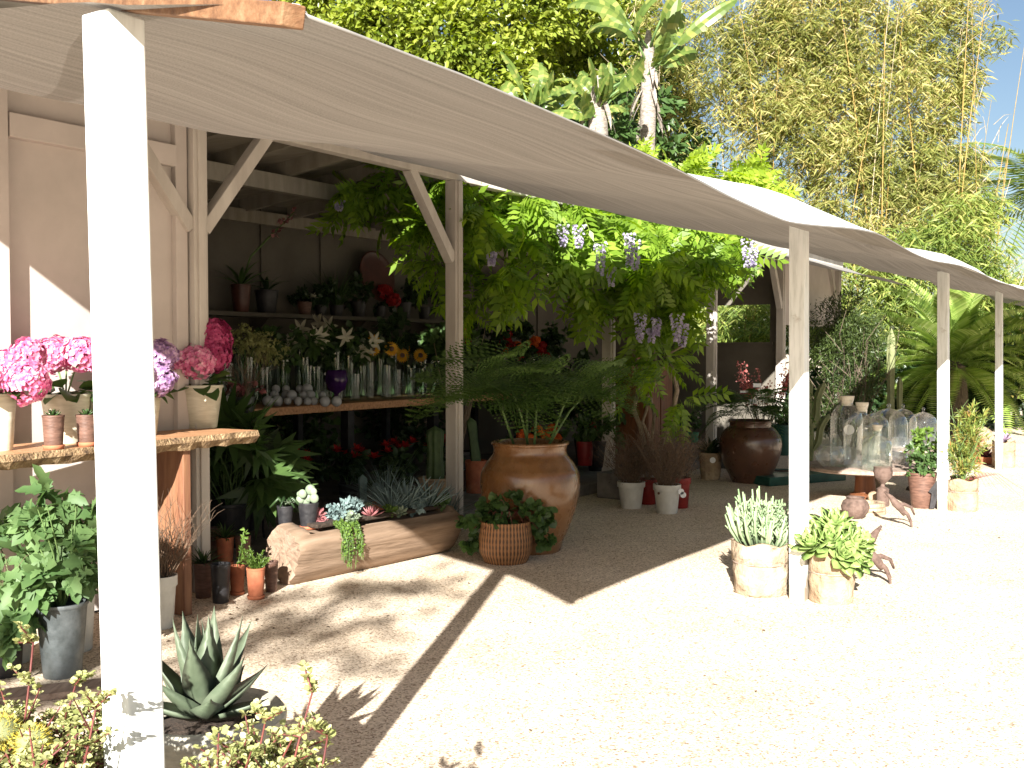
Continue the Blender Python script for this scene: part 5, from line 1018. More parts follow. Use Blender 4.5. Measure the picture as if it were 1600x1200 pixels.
# the two brown pots by the second shed post
for px, yb, w, h, lab in ((717, 786, 28, 50, 'dark brown pot with blue succulent, nearer of two by the shed post'), (726, 770, 26, 56, 'dark brown pot with blue succulent, farther of two by the shed post')):
    t, loc, rt, hh, k = pot('tall_pot', lab, px, yb, w, h, 'brown', .0, .8, group='brown pots between log and urn'); rosette(t, loc+NR([0, 0, hh*.96]), 22, .075, .03, 'l_blue')
t, loc, rt, hh, k = pot('tall_pot', 'terracotta coloured tall pot holding a tall green cactus, left of the amber urn', 744, 790, 34, 70, 'terra', 0, .9); cactus(t, loc+NR([0, 0, hh*.85]), .50, .055, 3, 'cactus', lean=(-.06, 0))
mbx = MB()
for i in range(7): q = G(690+i*6, 796+(i % 3)*3, .0); mbx = MB().blob(q+NR([0, .05, .03]), (.05, .04, .035), 9, 6).build('garden_stone', M['concrete'], smooth=True); tag(mbx, 'grey rounded stone at the foot of the shed post', 'stone', 'grey stones at the foot of the shed post')
# ================================================================== RIGHT: WRAPPED POTS, GLASS TABLE
random.seed(51)
def wrapped(label, px, yb, w, h, m, grp='wrapped succulent pots in the sun', crumple=.05, band=True, sd=1):
    loc, r, k = gp(px, yb, w*.92); rt = w/2*k; hh = h*k; t = thing('wrapped_pot', label, 'potted plant', loc, grp); rr = random.Random(sd); n = 40; V = []; prof = [(.93, 0), (.99, .05), (.97, .25), (1.02, .45), (.96, .62), (1.0, .64), (1.0, .85), (.98, 1.0), (1.03, 1.02), (.93, .99), (.9, .8)]
    mb = MB(); ph = [rr.uniform(0, 6.28) for _ in range(5)]
    for i, (q, z) in enumerate(prof):
        for j in range(n):
            a = 2*PI*j/n; w_ = 1+crumple*(math.sin(3*a+ph[0]+z*3)*.5+math.sin(7*a+ph[1]-z*5)*.4+math.sin(13*a+ph[2]+z*9)*.35)*(1 if i else .5)
            V.append((loc[0]+rt*q*w_*math.cos(a), loc[1]+rt*q*w_*math.sin(a), hh*z+(.012*math.sin(5*a+ph[3]) if i > 6 else 0)+.0))
    Fc = [(i*n+j, i*n+(j+1) % n, (i+1)*n+(j+1) % n, (i+1)*n+j) for i in range(len(prof)-1) for j in range(n)]; Fc.append(tuple(range(n))[::-1]); mb.add(V, Fc); wr = mb.build('wrapping', M[m], t, smooth=True, sm_ang=50)
    if band: MB().lathe([(rt*1.005, hh*.60), (rt*1.02, hh*.615), (rt*1.005, hh*.63)], 30, loc, capb=False).build('twine', M['greywood'], wr)
    MB().lathe([(rt*.9, 0), (.001, .01)], 20, loc+NR([0, 0, hh*.86]), capb=False).build('soil', M['soil'], t); return t, loc, rt, hh, k
t, loc, rt, hh, k = wrapped('burlap wrapped pot of upright pale green finger succulent, left of the second post', 1188, 934, 88, 82, 'burlap', crumple=.09, sd=3)
c = loc+NR([0, 0, hh*.9]); mb = MB()
for i in range(90):
    a = random.uniform(0, 6.28); q = random.random()**.5; b = c+NR([math.cos(a)*q*rt*.8, math.sin(a)*q*rt*.8, 0]); d = NR([math.cos(a)*q*.55, math.sin(a)*q*.5, 1]); L = random.uniform(.17, .33)*(1.1-.35*q)*(1.18 if math.cos(a) < -.1 and q < .6 else 1); e = b+d*L
    mb.tube([b, (b+e)/2+NR([math.cos(a)*.015, 0, 0]), e], [.0085, .010, .005], 6)
    for j in range(2): m_ = b+(e-b)*random.uniform(.35, .8); e2 = m_+NR([random.uniform(-.06, .06), random.uniform(-.05, .05), random.uniform(.04, .09)]); mb.tube([m_, e2], [.007, .0045], 5)
mb.build('stems', M['l_pencil'], t, smooth=True); n = 1500; P = c+np.clip(RS.normal(size=(n, 3)), -1.5, 1.5)*NR([rt*.5, rt*.45, .075])+NR([0, 0, .16]); scatter('leaflets', M['l_pencil'], t, leaf_oval(.2), P, rdir(n)+NR([0, 0, .9]), rdir(n), .022)
t, loc, rt, hh, k = wrapped('paper wrapped pot of big glossy green rosettes, right of the second post', 1298, 946, 70, 78, 'paper', crumple=.04, sd=8)
c = loc+NR([0, 0, hh]); mb = MB()
for dx, dy, dz, L, ln in ((-.03, -.05, .06, .17, (-.1, -.7, 1)), (.10, -.06, .05, .15, (.5, -.6, .7)), (-.12, -.05, .04, .15, (-.6, -.5, .8)), (.02, .04, .14, .16, (.1, -.3, 1)), (.12, -.08, -.03, .12, (.5, -.8, .4)), (-.05, .08, .09, .15, (-.3, .3, 1)), (.17, .0, .06, .12, (.8, -.2, .7)), (.03, -.12, .0, .13, (.1, -.9, .5)), (.08, .06, .10, .14, (.4, .1, 1))):
    rosette(t, c+NR([dx, dy, dz]), 24, L*1.08, .088, 'l_aeon', 'rosette', 1.35, .004, -.3, shape=(.25, .42, .66, .92, 1, .7, .08), lean=ln); mb.tube([c, c+NR([dx, dy, dz])], [.014, .010], 6)
mb.build('stems', M['vine'], t)
t, loc, rt, hh, k = wrapped('paper wrapped pot of tall reddish green grassy growth by the third post', 1502, 800, 50, 50, 'paper', crumple=.03, sd=5)
c = loc+NR([0, 0, hh*.9]); crown('foliage', M['l_gold'], t, [(tuple(c+NR([dx, 0, dz])), (r1, r1*.8, r2)) for dx, dz, r1, r2 in ((.0, .15, .16, .14), (.08, .42, .17, .2), (.12, .62, .12, .12), (-.05, .25, .14, .12))], 2600, .06, leaf_dia(.10), shell=.9, droop=-.5)
twigs(t, c, 30, .65, .5, 'greenstem', r0=.004); mb = MB()
for i in range(7): mb.tube([c, c+NR([.15+.02*i, -.03*i, .10]), c+NR([.28+.03*i, -.08*i+.1, -.06-.02*(i % 3)])], [.003, .002, .001], 4)
mb.build('trailing_stems', M['redstem'], t)
t, loc, rt, hh, k = wrapped('pale wrapped pot topped by lilac rosettes at the foot of the farthest post', 1568, 731, 34, 40, 'paper', crumple=.02, sd=6, band=False); rosette(t, loc+NR([0, 0, hh]), 26, .17, .07, 'f_lilac', tilt=1.2)
for px, yb, w, h, m_, pl, lab in ((1514, 716, 30, 20, 'terra', 'f_red', 'low pot of red and pink succulents behind the third post'), (1538, 726, 42, 12, 'terra', 'f_maroon', 'wide rusty orange dish with a maroon succulent near the farthest post')):
    t, loc, rt, hh, k = pot('potted_succulent', lab, px, yb, w, h, m_, 0, .85); sprout(t, loc+NR([0, 0, hh]), 70, .30 if px < 1520 else .16, 1.0, .03, M[pl], 'foliage', .3, .08)
t = thing('garden_rock', 'pale tan rock by the lilac succulent pot', 'rock', gp(1530, 700, 40)[0]); MB().blob(NR(list(t['_o']))+NR([0, 0, .14]), (.24, .2, .2), 10, 7).build('stone', M['paper'], t, smooth=True)
# black-wrapped brown pot under the table edge
t, loc, rt, hh, k = pot('wrapped_pot', 'brown pot tied with black paper, holding dark greens behind the third post', 1440, 795, 44, 56, 'brown', 0, .7, cat='potted plant'); MB().add([tuple(loc+NR([x*rt, -rt*.97-.01, z*hh])) for x, z in ((.05, .5), (.9, .95), (.75, .45), (.5, .02), (.15, .02), (.3, .45))], [(0, 2, 1), (0, 5, 2), (5, 3, 2), (5, 4, 3)]).build('black_bow', M['black'], t)
bush(t, tuple(loc+NR([0, 0, hh+.1])), (.2, .17, .15), 500, .05, OVAL, 'l_mid', base=tuple(loc+NR([0, 0, hh])))
bush(t, tuple(loc+NR([.05, .1, hh+.28])), (.17, .13, .14), 260, .05, OVAL, 'l_bright', stems=0)

ZT = .34
tc = G(1352, 727, ZT); Yt_ = tc[1]; rtb = PX(93, Yt_)
tb = thing('round_table', 'low round weathered wood table crowded with clear glass vessels', 'table', NR([tc[0], tc[1], 0]), 'round wooden tables in the sun')
T0 = NR([tc[0], tc[1], 0])
MB().lathe([(rtb*.97, ZT-.045), (rtb, ZT-.035), (rtb*1.0, ZT-.008), (rtb*.985, ZT), (.001, ZT)], 48, T0, jit=.006, seed=2).build('table_top', M['greywood'], tb, smooth=True, sm_ang=35)
MB().lathe([(.15, 0), (.16, .04), (.11, .06), (.10, .2), (.11, ZT-.06), (.2, ZT-.046)], 20, T0).build('pedestal', M['brownbox'], tb, smooth=True, sm_ang=40)
t2c = G(1437, 700, .47); r2 = PX(44, t2c[1]); T2 = NR([t2c[0], t2c[1], 0])
tb2 = thing('round_table', 'second round wood table with a single glass bell jar, partly behind the third post', 'table', T2, 'round wooden tables in the sun')
MB().lathe([(r2*.97, .43), (r2, .44), (r2*.99, .47), (.001, .47)], 40, T2, jit=.005, seed=5).build('table_top', M['greywood'], tb2, smooth=True, sm_ang=35)
MB().lathe([(.14, 0), (.13, .03), (.05, .08), (.07, .2), (.04, .3), (.12, .425)], 18, T2).build('pedestal', M['rust'], tb2, smooth=True)
GG = 'clear glass vessels on the round tables'
def tpos(px, py, z=ZT): return G(px, py, z)
def bottle(px, yb, w, ytop, label, neck=.28, body=.74, cork=True, m='glass', lab=False):
    q = tpos(px, yb); k = q[1]/F; r = w/2*k; q = q+norm(NR([q[0], q[1], 0]))*r; h = (yb-ytop)*k; t = thing('glass_bottle', label, 'bottle', q+NR([0, 0, .001]), GG)
    p = [(r*.2, .012), (r*.7, .004), (r*.93, .0), (r, .02), (r*1.0, h*body*.9), (r*.93, h*body), (r*.72, h*(body+.08)), (r*neck*1.15, h*(body+.135)), (r*neck, h*(body+.16)), (r*neck, h*.97), (r*neck*1.2, h*.975), (r*neck*1.2, h)]
    bd = MB().lathe(p, 36, q, capb=True).build('body', M[m], t, smooth=True)
    if cork: MB().lathe([(r*neck*.9, h*.90), (r*neck*.98, h*.93), (r*neck*1.25, h*1.0), (r*neck*1.3, h*1.045), (.001, h*1.05)], 18, q).build('stopper', M['cork'], t, smooth=True, sm_ang=40)
    if lab: a = q+NR([-r*.15, -r*.99-.003, h*.56]); MB().tube([a, a+NR([-.001, -.002, 0])], .052, 28).build('round_label', M['white'], bd)
    return t
bottle(1322, 731, 50, 624, 'tall cylindrical glass demijohn with stopper and round white label', .36, .78, lab=True)
bottle(1346, 733, 56, 634, 'glass demijohn with stopper, second from the left on the table', .28, .70)
bottle(1370, 737, 46, 668, 'short glass demijohn with stopper at the front of the table', .28, .66, m='glassg')
def bowl(px, yb, w, h, label):
    q = tpos(px, yb); k = q[1]/F; r = w/2*k; q = q+norm(NR([q[0], q[1], 0]))*r*.5; t = thing('glass_bowl', label, 'glass bowl', q, GG); hh = h*k
    p = [(r*.4, .0), (r*.5, .004)]+[(r*math.sin(a), hh*.52*(1-math.cos(a))) for a in (.75, 1.1, 1.45, 1.8, 2.1, 2.35)]; MB().lathe(p, 36, q).build('bowl', M['glass'], t, smooth=True)
    MB().tube([q+NR([p[-1][0]*math.cos(a), p[-1][0]*math.sin(a), p[-1][1]]) for a in np.linspace(0, 2*PI, 30)], .003, 5).build('rim', M['glass'], t)
bowl(1297, 731, 46, 38, 'round open fish-bowl vase at the left end of the table'); bowl(1410, 726, 46, 46, 'round glass bowl at the right side of the table')
def cloche(px, yb, w, ytop, label, z=ZT, base=True):
    q = tpos(px, yb, z); k = q[1]/F; r = w/2*k; q = q+norm(NR([q[0], q[1], 0]))*r*.6; h = (yb-ytop)*k; t = thing('bell_jar', label, 'bell jar', q, GG)
    p = [(r*1.03, .0), (r, .01), (r, h*.62)]+[(r*math.cos(a), h*.62+min(r, h*.3)*math.sin(a)) for a in (.3, .6, .9, 1.2, 1.45)]; zt = p[-1][1]; p += [(r*.06, zt+.01), (r*.10, zt+.03), (r*.12, zt+.045), (.002, zt+.06)]; MB().lathe(p, 36, q, capb=False).build('dome', M['glass'], t, smooth=True)
    if base: MB().lathe([(r*1.2, -.0), (r*1.25, .008), (.001, .01)], 28, q).build('base', M['greywood'], t)
cloche(1388, 716, 58, 632, 'large glass bell jar in the middle at the back of the table', base=False)
cloche(1410, 712, 42, 628, 'tall glass bell jar at the right back of the table', base=False); cloche(1366, 712, 44, 640, 'glass bell jar hidden behind the demijohns', base=False)
cloche(1442, 698, 42, 640, 'small glass bell jar on a wood base on the second table', .47)
# clutter below the table
def bulb(px, yb, w, h, m, lab, name='stone_urn', cat='urn', prof=None, sq=0):
    q, r_, k = gp(px, yb, w*.7); r = w/2*k; hh = h*k; prof = prof or [(.5, 0), (.6, .05), (.9, .3), (1, .55), (.85, .8), (.6, .92), (.68, 1), (.5, .97), (.4, .7)]
    return tag(MB().lathe([(a*r, b*hh) for a, b in prof], 24, q).build(name, M[m], smooth=True, sm_ang=50), lab, cat)
bulb(1336, 812, 44, 34, 'rust', 'squat rusty brown round pot below the front of the table')
bulb(1379, 792, 30, 62, 'rust', 'rusty metal urn on a turned foot under the right side of the table', prof=[(.6, 0), (.7, .04), (.62, .3), (.64, .44), (.25, .5), (.2, .56), (.45, .62), (.9, .74), (1, .86), (.9, .97), (.98, 1), (.8, .98), (.6, .85)])
bulb(1352, 805, 62, 18, 'paper', 'stack of pale stone rings beside the squat rusty pot', 'stone_ring', 'stone ring', [(1, 0), (1.02, .3), (.95, .34), (1, .38), (1, .62), (.92, .66), (.96, .7), (.95, 1), (.6, 1), (.6, .2)])
for px, yb, rr, zz, lab in ((1365, 770, (.12, .09, .08), .0, 'pale flat stone under the table'), (1366, 786, (.07, .06, .06), 0, 'small round tan stone under the table')):
    q = gp(px, yb, 24)[0]; tag(MB().blob(q+NR([0, 0, rr[2]*.9]), rr, 10, 7).build('garden_rock', M['paper'], smooth=True), lab, 'rock')
# rusty claw-footed iron ornaments
def claw(px, yb, h, lab, fl=1):
    q, r_, k = gp(px, yb, 12); H = h*k; t = thing('iron_ornament', lab, 'ornament', q, 'rusty iron ornaments on the gravel')
    mb = MB(); mb.tube([q+NR([fl*x*H, y*H, z*H]) for x, y, z in ((-.45, .1, .98), (-.30, .02, .85), (-.16, 0, .66), (0, 0, .5), (.10, .0, .34))], [.008, .02, .034, .030, .020], 9); mb.build('body', M['rust'], t, smooth=True)
    for P_ in (((0, 0, .5), (.16, -.05, .36), (.24, -.08, .16), (.26, -.1, .0)), ((-.1, 0, .62), (.12, .12, .62), (.36, .2, .52), (.46, .24, .3)),):
        MB().tube([q+NR([fl*x*H, y*H, z*H]) for x, y, z in P_], [.020, .017, .013, .008], 8).build('leg', M['rust'], t, smooth=True)
claw(1408, 824, 56, 'rusty iron ornament with clawed legs nearer the third post'); claw(1372, 912, 66, 'rusty iron ornament with clawed legs beside the green rosettes'); claw(1352, 882, 60, 'rusty iron ornament behind the green rosettes', -1)
tag(MB().box(G(1262, 762)+NR([0, .6, .05]), (1.2, .5, .1), .5).build('low_step', M['dkgreen'], bevel=.01), 'low dark green platform in the shade behind the round table', 'platform')

# ================================================================== INSIDE THE SHED
random.seed(61)
ZI = 1.05; n0, n1 = 1.35, 2.2
wt_ = thing('wooden_table', 'long wooden slab table inside the shed, covered with glass vases', 'table', B(3.8, 1.8, FLOOR))
MB().box(B(4.9, (n0+n1)/2, ZI-.035), (6.7, n1-n0, .07), ROWANG).build('table_top', M['plank'], wt_, bevel=.006)
for t_ in (1.75, 3.05, 4.4, 6.1, 8.1):
    MB().box(B(t_, n0+.1, (ZI-.07+FLOOR)/2), (.09, .09, ZI-.07-FLOOR), ROWANG).build('leg', M['blackmetal'], wt_); MB().box(B(t_, n1-.1, (ZI-.07+FLOOR)/2), (.07, .07, ZI-.07-FLOOR), ROWANG).build('leg', M['blackmetal'], wt_)
def onT(t_, n_): return B(t_, n_, ZI)
VG = 'clear cylinder vases on the shed table'
def vase(t_, n_, r, h, lab, fl=None, m='glassd', grp=VG, z=None):
    q = onT(t_, n_) if z is None else B(t_, n_, z); t = thing('glass_vase', lab, 'vase', q, grp)
    MB().lathe([(r*.9, .0), (r, .008), (r, h), (r*.93, h), (r*.93, .02)], 18, q+NR([0, 0, .001])).build('glass', M[m], t, smooth=True, sm_ang=50)
    top = q+NR([0, 0, h])
    if fl:
        mb = MB()
        for i in range(7): a = i*.9; mb.tube([q+NR([math.cos(a)*r*.4, math.sin(a)*r*.4, .03]), top+NR([math.cos(a+2)*r*.7, math.sin(a+2)*r*.7, .0]), top+NR([math.cos(a+2)*r*2, math.sin(a+2)*r*2, .12])], .004, 4)
        mb.build('flower_stems', M['greenstem'], t)
        if fl == 'lily':
            for i in range(5):
                a = random.uniform(0, 6.28); c = top+NR([math.cos(a)*.15, math.sin(a)*.12, random.uniform(.1, .28)]); d = NR([math.cos(a)*.6, -.7, random.uniform(-.3, .6)]); sprout_dir(t, c, d, 6, .12, .04, 'f_white', 'lily')
            bush(t, tuple(top+NR([0, 0, .14])), (.2, .16, .14), 90, .13, leaf_oval(.14), 'l_mid', stems=0)
        elif fl == 'sun':
            for i in range(3):
                a = i*2.1; c = top+NR([math.cos(a)*.13, math.sin(a)*.06-.05, .10+.08*(i % 2)]); sprout_dir(t, c, NR([.3, -1, .25]), 22, .085, .026, 'f_yellow', 'sunflower'); MB().blob(c, (.035, .02, .035)).build('flower_centre', M['brown'], t)
            bush(t, tuple(top+NR([0, 0, .06])), (.16, .13, .1), 60, .1, OVAL, 'l_dark', stems=0)
        elif fl == 'filler': crown('blooms', M['f_straw'], t, [(tuple(top+NR([0, 0, .16])), (.22, .18, .13))], 900, .03, OVAL, shell=.7)
        elif fl == 'green': bush(t, tuple(top+NR([0, 0, .16])), (.24, .2, .20), 260, .07, leaf_oval(.4), 'l_mid' if random.random() < .35 else 'l_dark', stems=0)
        elif fl in ('orange', 'red'):
            mm = 'f_orange' if fl == 'orange' else 'f_red'
            for i in range(6): a = i*1.05; clump_flower(t, top+NR([math.cos(a)*.12, math.sin(a)*.10, .08+.07*(i % 3)]), .05, mm if i % 3 else 'f_red', 60, .03, 'blossom')
            bush(t, tuple(top+NR([0, 0, .05])), (.16, .13, .1), 60, .1, OVAL, 'l_dark', stems=0)
    return t
def sprout_dir(t, c, d, n, L, wl, m, name):
    d = norm(NR(d)); x = norm(np.cross(d, NR([0, 0, 1.]))); y = np.cross(x, d); mb = MB()
    for i in range(n): a = 2*PI*i/n; e = x*math.cos(a)+y*math.sin(a); mb.blade(c, e+d*.45, d-e*.2, L, wl, 0, .6, shape=[.4, .9, 1, .7, .1])
    mb.build(name, M[m], t)
fl = {0: 'green', 2: 'filler', 3: 'filler', 4: 'green', 5: 'lily', 6: 'green', 7: 'lily', 8: 'green', 9: 'lily', 10: 'sun', 11: 'green', 12: 'sun', 13: 'green', 14: 'green', 15: 'green', 16: 'orange', 17: 'green', 19: 'green', 20: 'red', 21: 'orange', 22: 'green', 23: 'orange', 24: 'red', 25: 'green', 26: 'green'}
flt = {'filler': 'holding yellow-green filler blooms', 'lily': 'holding white lilies', 'sun': 'holding sunflowers', 'green': 'holding round leafy greens', 'orange': 'holding orange and red blooms', 'red': 'holding dark red blooms'}
for i in range(27):
    t_ = 1.75+i*.235+random.uniform(-.03, .03); f = fl.get(i); sp = ('short wide' if i % 3 == 0 else 'tall slim')+' clear vase '+(flt[f] if f else 'standing empty')
    vase(t_, 1.95+random.uniform(-.04, .04), random.choice((.055, .065, .075)) if i % 3 else .09, random.uniform(.38, .55) if i % 3 else .34, (sp+', on the shed table'), f)
for i in range(15): vase(2.75+i*.22, 1.66+random.uniform(-.04, .04), random.uniform(.04, .06), random.uniform(.25, .42), 'slim clear empty vase in the front row on the shed table', None, grp='empty front-row vases on the shed table')
for j in range(11): vase(1.7+j*.2, 2.12, .05, .52, 'tall clear empty vase in the back row on the shed table', None, grp='empty back-row vases on the shed table')
pv = thing('purple_vase', 'dark purple glass bowl vase in the middle of the shed table', 'vase', onT(2.95, 1.5)); q = onT(2.95, 1.5); MB().lathe([(.04, 0), (.05, .01), (.02, .03), (.02, .09), (.09, .13), (.11, .22), (.10, .31), (.095, .31), (.1, .22)], 24, q).build('bowl', M['purple'], pv, smooth=True)
# milky glass balls
for r_ in range(3):
    for i in range(8-r_*2):
        q = D(418+i*15+r_*9, 624-r_*7, 9.42+r_*.14); zz = ZI+.045; q = NR([q[0], q[1], zz+(.0 if r_ == 0 else .05*r_)]); q = q+NR([random.uniform(-.02, .02), random.uniform(-.05, .05), 0]); b = MB().blob(q, random.uniform(.034, .052), 16, 12).build('glass_ball', M['globe'], smooth=True)
        tag(b, 'milky glass ball heaped with others on the shed table', 'glass ball', 'milky glass balls on the shed table')
# shelf at the back wall with pots and discs
ZB = 1.93
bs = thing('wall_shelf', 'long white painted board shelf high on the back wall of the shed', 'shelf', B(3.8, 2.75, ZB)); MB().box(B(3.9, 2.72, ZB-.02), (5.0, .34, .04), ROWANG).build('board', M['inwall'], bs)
for t_ in (1.7, 3.2, 4.7, 6.1): MB().add([tuple(B(t_+s, a, b)) for s in (-.015, .015) for a, b in ((2.91, ZB-.04), (2.62, ZB-.04), (2.91, ZB-.26))], [(0, 1, 2), (5, 4, 3), (0, 3, 4, 1), (1, 4, 5, 2), (2, 5, 3, 0)]).build('bracket', M['inwall'], bs)
def shpot(t_, r, h, m, lab, name='shelf_pot'):
    q = B(t_, 2.68, ZB); t = thing(name, lab, 'potted plant', q); potmesh(q, r, r*.75, h).build('pot', M[m], t, smooth=True, sm_ang=40); return t, q+NR([0, 0, h*.92])
t, c = shpot(2.85, .10, .28, 'platter', 'tall dark red pot with an orchid on the wall shelf'); sprout(t, c, 9, .38, 1.0, .05, M['l_mid'], 'leaves', .7, .02)
mb = MB(); pts = [c, c+NR([.1, 0, .3]), c+NR([.32, -.02, .52]), c+NR([.55, -.04, .74])]; mb.tube(pts, [.012, .012, .01, .005], 6); mb.build('flower_spike', M['greenstem'], t, smooth=True); scatter('blossoms', M['f_maroon'], t, leaf_oval(.4), NR([pts[2]*(1-u)+pts[3]*u+RS.normal(size=3)*.02 for u in np.linspace(0, 1, 40)]), rdir(40), rdir(40), .05)
t, c = shpot(3.2, .12, .24, 'black', 'wide black pot with arching strap leaves on the wall shelf'); sprout(t, c, 8, .34, 1.1, .045, M['l_dark'], 'leaves', .9, .02)
t, c = shpot(3.75, .08, .14, 'brown', 'brown pot with small white flowers and leafy greens on the wall shelf'); bush(t, tuple(c+NR([0, 0, .08])), (.2, .13, .1), 220, .05, OVAL, 'l_dark', stems=0); sprout(t, c+NR([.1, -.05, .05]), 10, .07, 1.2, .04, M['f_white'], 'flowers')
t, c = shpot(4.25, .08, .12, 'black', 'black pot of fine upright grass on the wall shelf'); sprout(t, c, 90, .50, .75, .008, M['l_mid'], 'grass', .3, .05)
t, c = shpot(5.0, .07, .14, 'black', 'black pot with a red flower spray on the wall shelf'); clump_flower(t, c+NR([.05, 0, .18]), .08, 'f_red', 90, .04); clump_flower(t, c+NR([.16, 0, .08]), .07, 'f_red', 90, .04); bush(t, tuple(c), (.14, .1, .08), 80, .06, OVAL, 'l_dark', stems=0)
for t_, rr_, hh_, lb in ((4.0, .07, .12, 'small black pot of dark leaves left of the grass on the wall shelf'), (4.62, .09, .18, 'black pot of dark leaves between the grass and the red spray on the wall shelf'), (5.45, .09, .2, 'black pot of dark leaves in front of the big clay platter on the wall shelf'), (5.85, .08, .16, 'black pot of dark leaves right of the big clay platter on the wall shelf')):
    t, c = shpot(t_, rr_, hh_, 'black', lb); bush(t, tuple(c+NR([0, 0, .12])), (.2, .14, .16), 240, .07, OVAL, 'l_dark', stems=0)
t, c = shpot(6.35, .11, .3, 'dkgreen', 'dark green jar with thin bare sprigs on the wall shelf'); twigs(t, c, 12, .6, .5, 'twig', r0=.004)
def platter(px, py, Y, r, lab): 
    c = D(px, py, Y); t = thing('clay_platter', lab, 'platter', c); nrm = -INW*.97+NR([0, 0, .2]); nrm = norm(nrm); mb = MB(); pr = [(.001, .0), (.7, .0), (.93, .04), (1, .09), (1.02, .07), (.94, .0), (.7, -.04), (.001, -.04)]; mb.lathe([(a*r, b*r) for a, b in pr], 36, (0, 0, 0), capb=False); rot = Vector((0, 0, 1)).rotation_difference(Vector(nrm)); mb.v = [tuple(rot @ Vector(v)+Vector(c)) for v in mb.v]; mb.build('dish', M['platter'], t, smooth=True)
platter(588, 432, 12.42, .30, 'large round red clay platter leaning on the back wall of the shed'); platter(800, 455, 14.6, .26, 'second round clay platter on the wall behind the wisteria')
# left: hanging big-leaf plant, poinsettias and other plants on the shed floor
random.seed(71)
def floorpot(t_, n_, r, h, m, lab, name='floor_pot', z=None, grp=None):
    q = B(t_, n_, FLOOR if z is None else z); t = thing(name, lab, 'potted plant', q, grp); potmesh(q, r, r*.75, h).build('pot', M[m], t, smooth=True, sm_ang=40); return t, q+NR([0, 0, h*.9])
t, c = floorpot(.75, .55, .17, .32, 'black', 'black pot of glossy finger-leaved plant just inside the shed, partly sunlit', 'fatsia_plant')
crown('foliage', M['l_mid'], t, [(tuple(c+NR([0, 0, .34])), (.42, .38, .34)), (tuple(c+NR([.25, -.1, .2])), (.3, .25, .25)), (tuple(c+NR([-.1, 0, .6])), (.3, .25, .2))], 80, .30, PALM, shell=.9, droop=.5); twigs(t, c, 14, .6, .6, 'greenstem', r0=.006, sub=1)
t, c = floorpot(1.3, 1.0, .15, .3, 'black', 'black pot of darker finger-leaved plant further inside the shed', 'fatsia_plant')
crown('foliage', M['l_dark'], t, [(tuple(c+NR([0, 0, .34])), (.5, .4, .36))], 70, .30, PALM, shell=.9, droop=.5); twigs(t, c, 10, .5, .6, 'greenstem', r0=.006, sub=1)
# small galvanised pail on a dark stand
sdq = D(380, 645, 8.0); st = thing('plant_stand', 'dark metal plant stand behind the plank tip', 'plant stand', NR([sdq[0], sdq[1], FLOOR])); zt = sdq[2]
MB().lathe([(.13, zt-.02), (.13, zt), (.001, zt)], 20, (sdq[0], sdq[1], 0)).build('top', M['blackmetal'], st)
for a in (0, 2.1, 4.2): MB().tube([(sdq[0]+.1*math.cos(a), sdq[1]+.1*math.sin(a), zt-.02), (sdq[0]+.15*math.cos(a), sdq[1]+.15*math.sin(a), FLOOR)], .009, 6).build('leg', M['blackmetal'], st)
pl = thing('small_pail', 'small galvanised pail of wispy brown stems on the dark stand', 'pail', NR([sdq[0], sdq[1], zt])); q = NR([sdq[0], sdq[1], zt]); potmesh(q, .085, .07, .12).build('pail', M['galv'], pl, smooth=True, sm_ang=40); twigs(pl, q+NR([0, 0, .1]), 22, .42, 1.0, 'twig', r0=.003); bush(pl, tuple(q+NR([0, 0, .16])), (.13, .11, .09), 160, .045, OVAL, 'f_maroon', stems=0)
PGR = 'red poinsettias in pots on the shed floor'
pls = [(2.35, 1.45), (2.7, 1.75), (2.95, 1.35), (3.3, 1.65), (3.6, 1.3), (3.95, 1.5), (4.25, 1.25), (4.6, 1.55), (2.1, 1.8), (3.0, .95)]
for i, (a, b) in enumerate(pls):
    t, c = floorpot(a, b, .10, .17, 'black', 'dark leaved red poinsettia on the shed floor under the slab table', 'poinsettia', grp=PGR)
    bush(t, tuple(c+NR([0, 0, .16])), (.22, .2, .14), 110, .10, OVAL, 'l_dark', stems=4, base=tuple(c))
    for j in range(4 if i not in (1, 8, 9) else 1): an = j*1.7+i; sprout(t, c+NR([math.cos(an)*.11, math.sin(an)*.11-.03, .27+.05*(j % 2)]), 11, .085, 1.2, .042, M['f_red'], 'red_bracts', .3, .005, shape=[.3, .9, 1, .6, .05])
for a, b, lab in ((4.9, .55, 'orange flowering plant behind the tall cactus left of the amber urn'), (5.6, .8, 'orange-red flowering plant behind the amber urn'), (6.5, .6, 'red flowering plant seen over the amber urn rim')):
    t, c = floorpot(a, b, .13, .30, 'black', lab, 'flowering_pot', grp=None); bush(t, tuple(c+NR([0, 0, .14])), (.24, .2, .16), 130, .09, OVAL, 'l_dark', stems=4, base=tuple(c))
    for j in range(9): an = j*2.4; clump_flower(t, c+NR([math.cos(an)*.16, math.sin(an)*.12-.05, .12+.05*(j % 4)]), .05, 'f_orange' if a < 6 else 'f_red', 60, .03, 'blossom')
# tall cacti and blue grass by the second post
t, c = floorpot(2.92, .3, .15, .30, 'paper', 'paper pot with a tall dark cactus left of the second shed post', 'cactus_pot'); cactus(t, c-NR([0, 0, .03]), .52, .075, 8, 'cactus')
t, c = floorpot(2.0, .1, .13, .2, 'terra', 'terracotta pot of wiry blue-green grass behind the log', 'grass_pot'); sprout(t, c, 130, .42, 1.0, .006, M['l_blue'], 'foliage', .5, .07)
t, c = floorpot(2.55, -.12, .12, .16, 'terra', 'terracotta pot of wiry blue-green grass at the foot of the shed post', 'grass_pot', z=0); sprout(t, c, 110, .34, 1.0, .006, M['l_blue'], 'foliage', .5, .07)
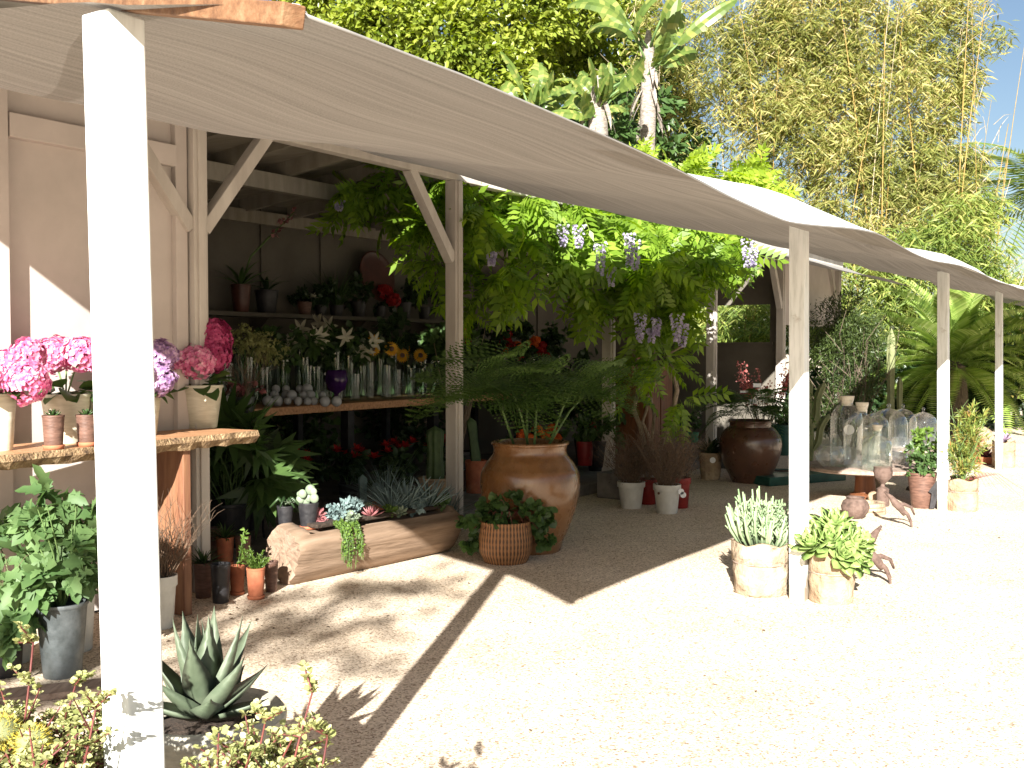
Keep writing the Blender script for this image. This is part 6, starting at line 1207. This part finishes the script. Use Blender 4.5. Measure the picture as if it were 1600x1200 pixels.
# leafy screens behind wisteria and second post
for a, b, zz, rr, lab in ((1.75, 2.5, 1.0, (.3, .25, .45), 'dark leafy shrub in a pot under the wall shelf at the left end'), (3.5, 2.55, .75, (.6, .25, .4), 'dark leafy shrub in a pot under the slab table against the back wall'), (5.2, 2.5, .8, (.6, .25, .45), 'dark leafy shrub in a pot behind the second shed post under the table'), (4.5, 1.2, 1.45, (.42, .3, .42), 'tall leafy dark green shrub in a pot behind the second shed post'), (7.0, 1.0, 1.0, (.55, .35, .5), 'broad dark leafy shrub in a pot deep inside the shed'), (8.2, .9, .8, (.45, .35, .55), 'dark leafy shrub in a pot near the brown cabinet'), (6.0, 1.3, 1.1, (.5, .35, .45), 'dark leafy shrub in a pot behind the urn fronds')):
    t, c = floorpot(a, b, .18, .36, 'black', lab, 'potted_shrub'); bush(t, tuple(NR([c[0], c[1], zz])), rr, 900, .085, leaf_oval(.38), 'l_dark' if a > 5 else 'l_mid', base=tuple(c), stemm='vine', stems=8)
# stained cabinet and picture by the third posts
cb = thing('cabinet', 'reddish stained wooden counter inside the shed right of the wisteria trunk', 'cabinet', B(7.6, .55, FLOOR)); q = B(7.6, .55, 0)
MB().box(q+NR([0, 0, .72]), (.75, .5, 1.18), ROWANG).build('carcass', M['brownbox'], cb, bevel=.008); MB().box(q+NR([0, 0, 1.33]), (.85, .58, .04), ROWANG).build('top', M['plank'], cb, bevel=.004)
for s in (-1, 1): MB().box(q-INW*.257+ROW*.185*s+NR([0, 0, .72]), (.34, .012, 1.05), ROWANG).build('door', M['brownbox'], cb, bevel=.004)
fr = thing('picture_frame', 'small wooden framed picture standing on the stained counter', 'picture', q+NR([0, 0, 1.35])); MB().box(q+NR([0, 0, 1.55]), (.36, .02, .28), ROWANG).build('frame', M['greywood'], fr, bevel=.003); MB().box(q-INW*.012+NR([0, 0, 1.55]), (.29, .008, .21), ROWANG).build('picture', M['terra'], fr)
for i, (a, hh) in enumerate(((9.1, .32), (9.4, .36), (9.7, .3))): t, c = floorpot(a, 1.6, .1, .75, 'black', ('tall black pot with a dark pointed topiary, deep in the shed', 'middle one of the dark pointed topiaries deep in the shed', 'right one of the dark pointed topiaries deep in the shed')[i], 'topiary_pot'); crown('foliage', M['l_dark'], t, [(tuple(c+NR([0, 0, hh*.4])), (.09, .09, hh*.6))], 200, .04, OVAL)
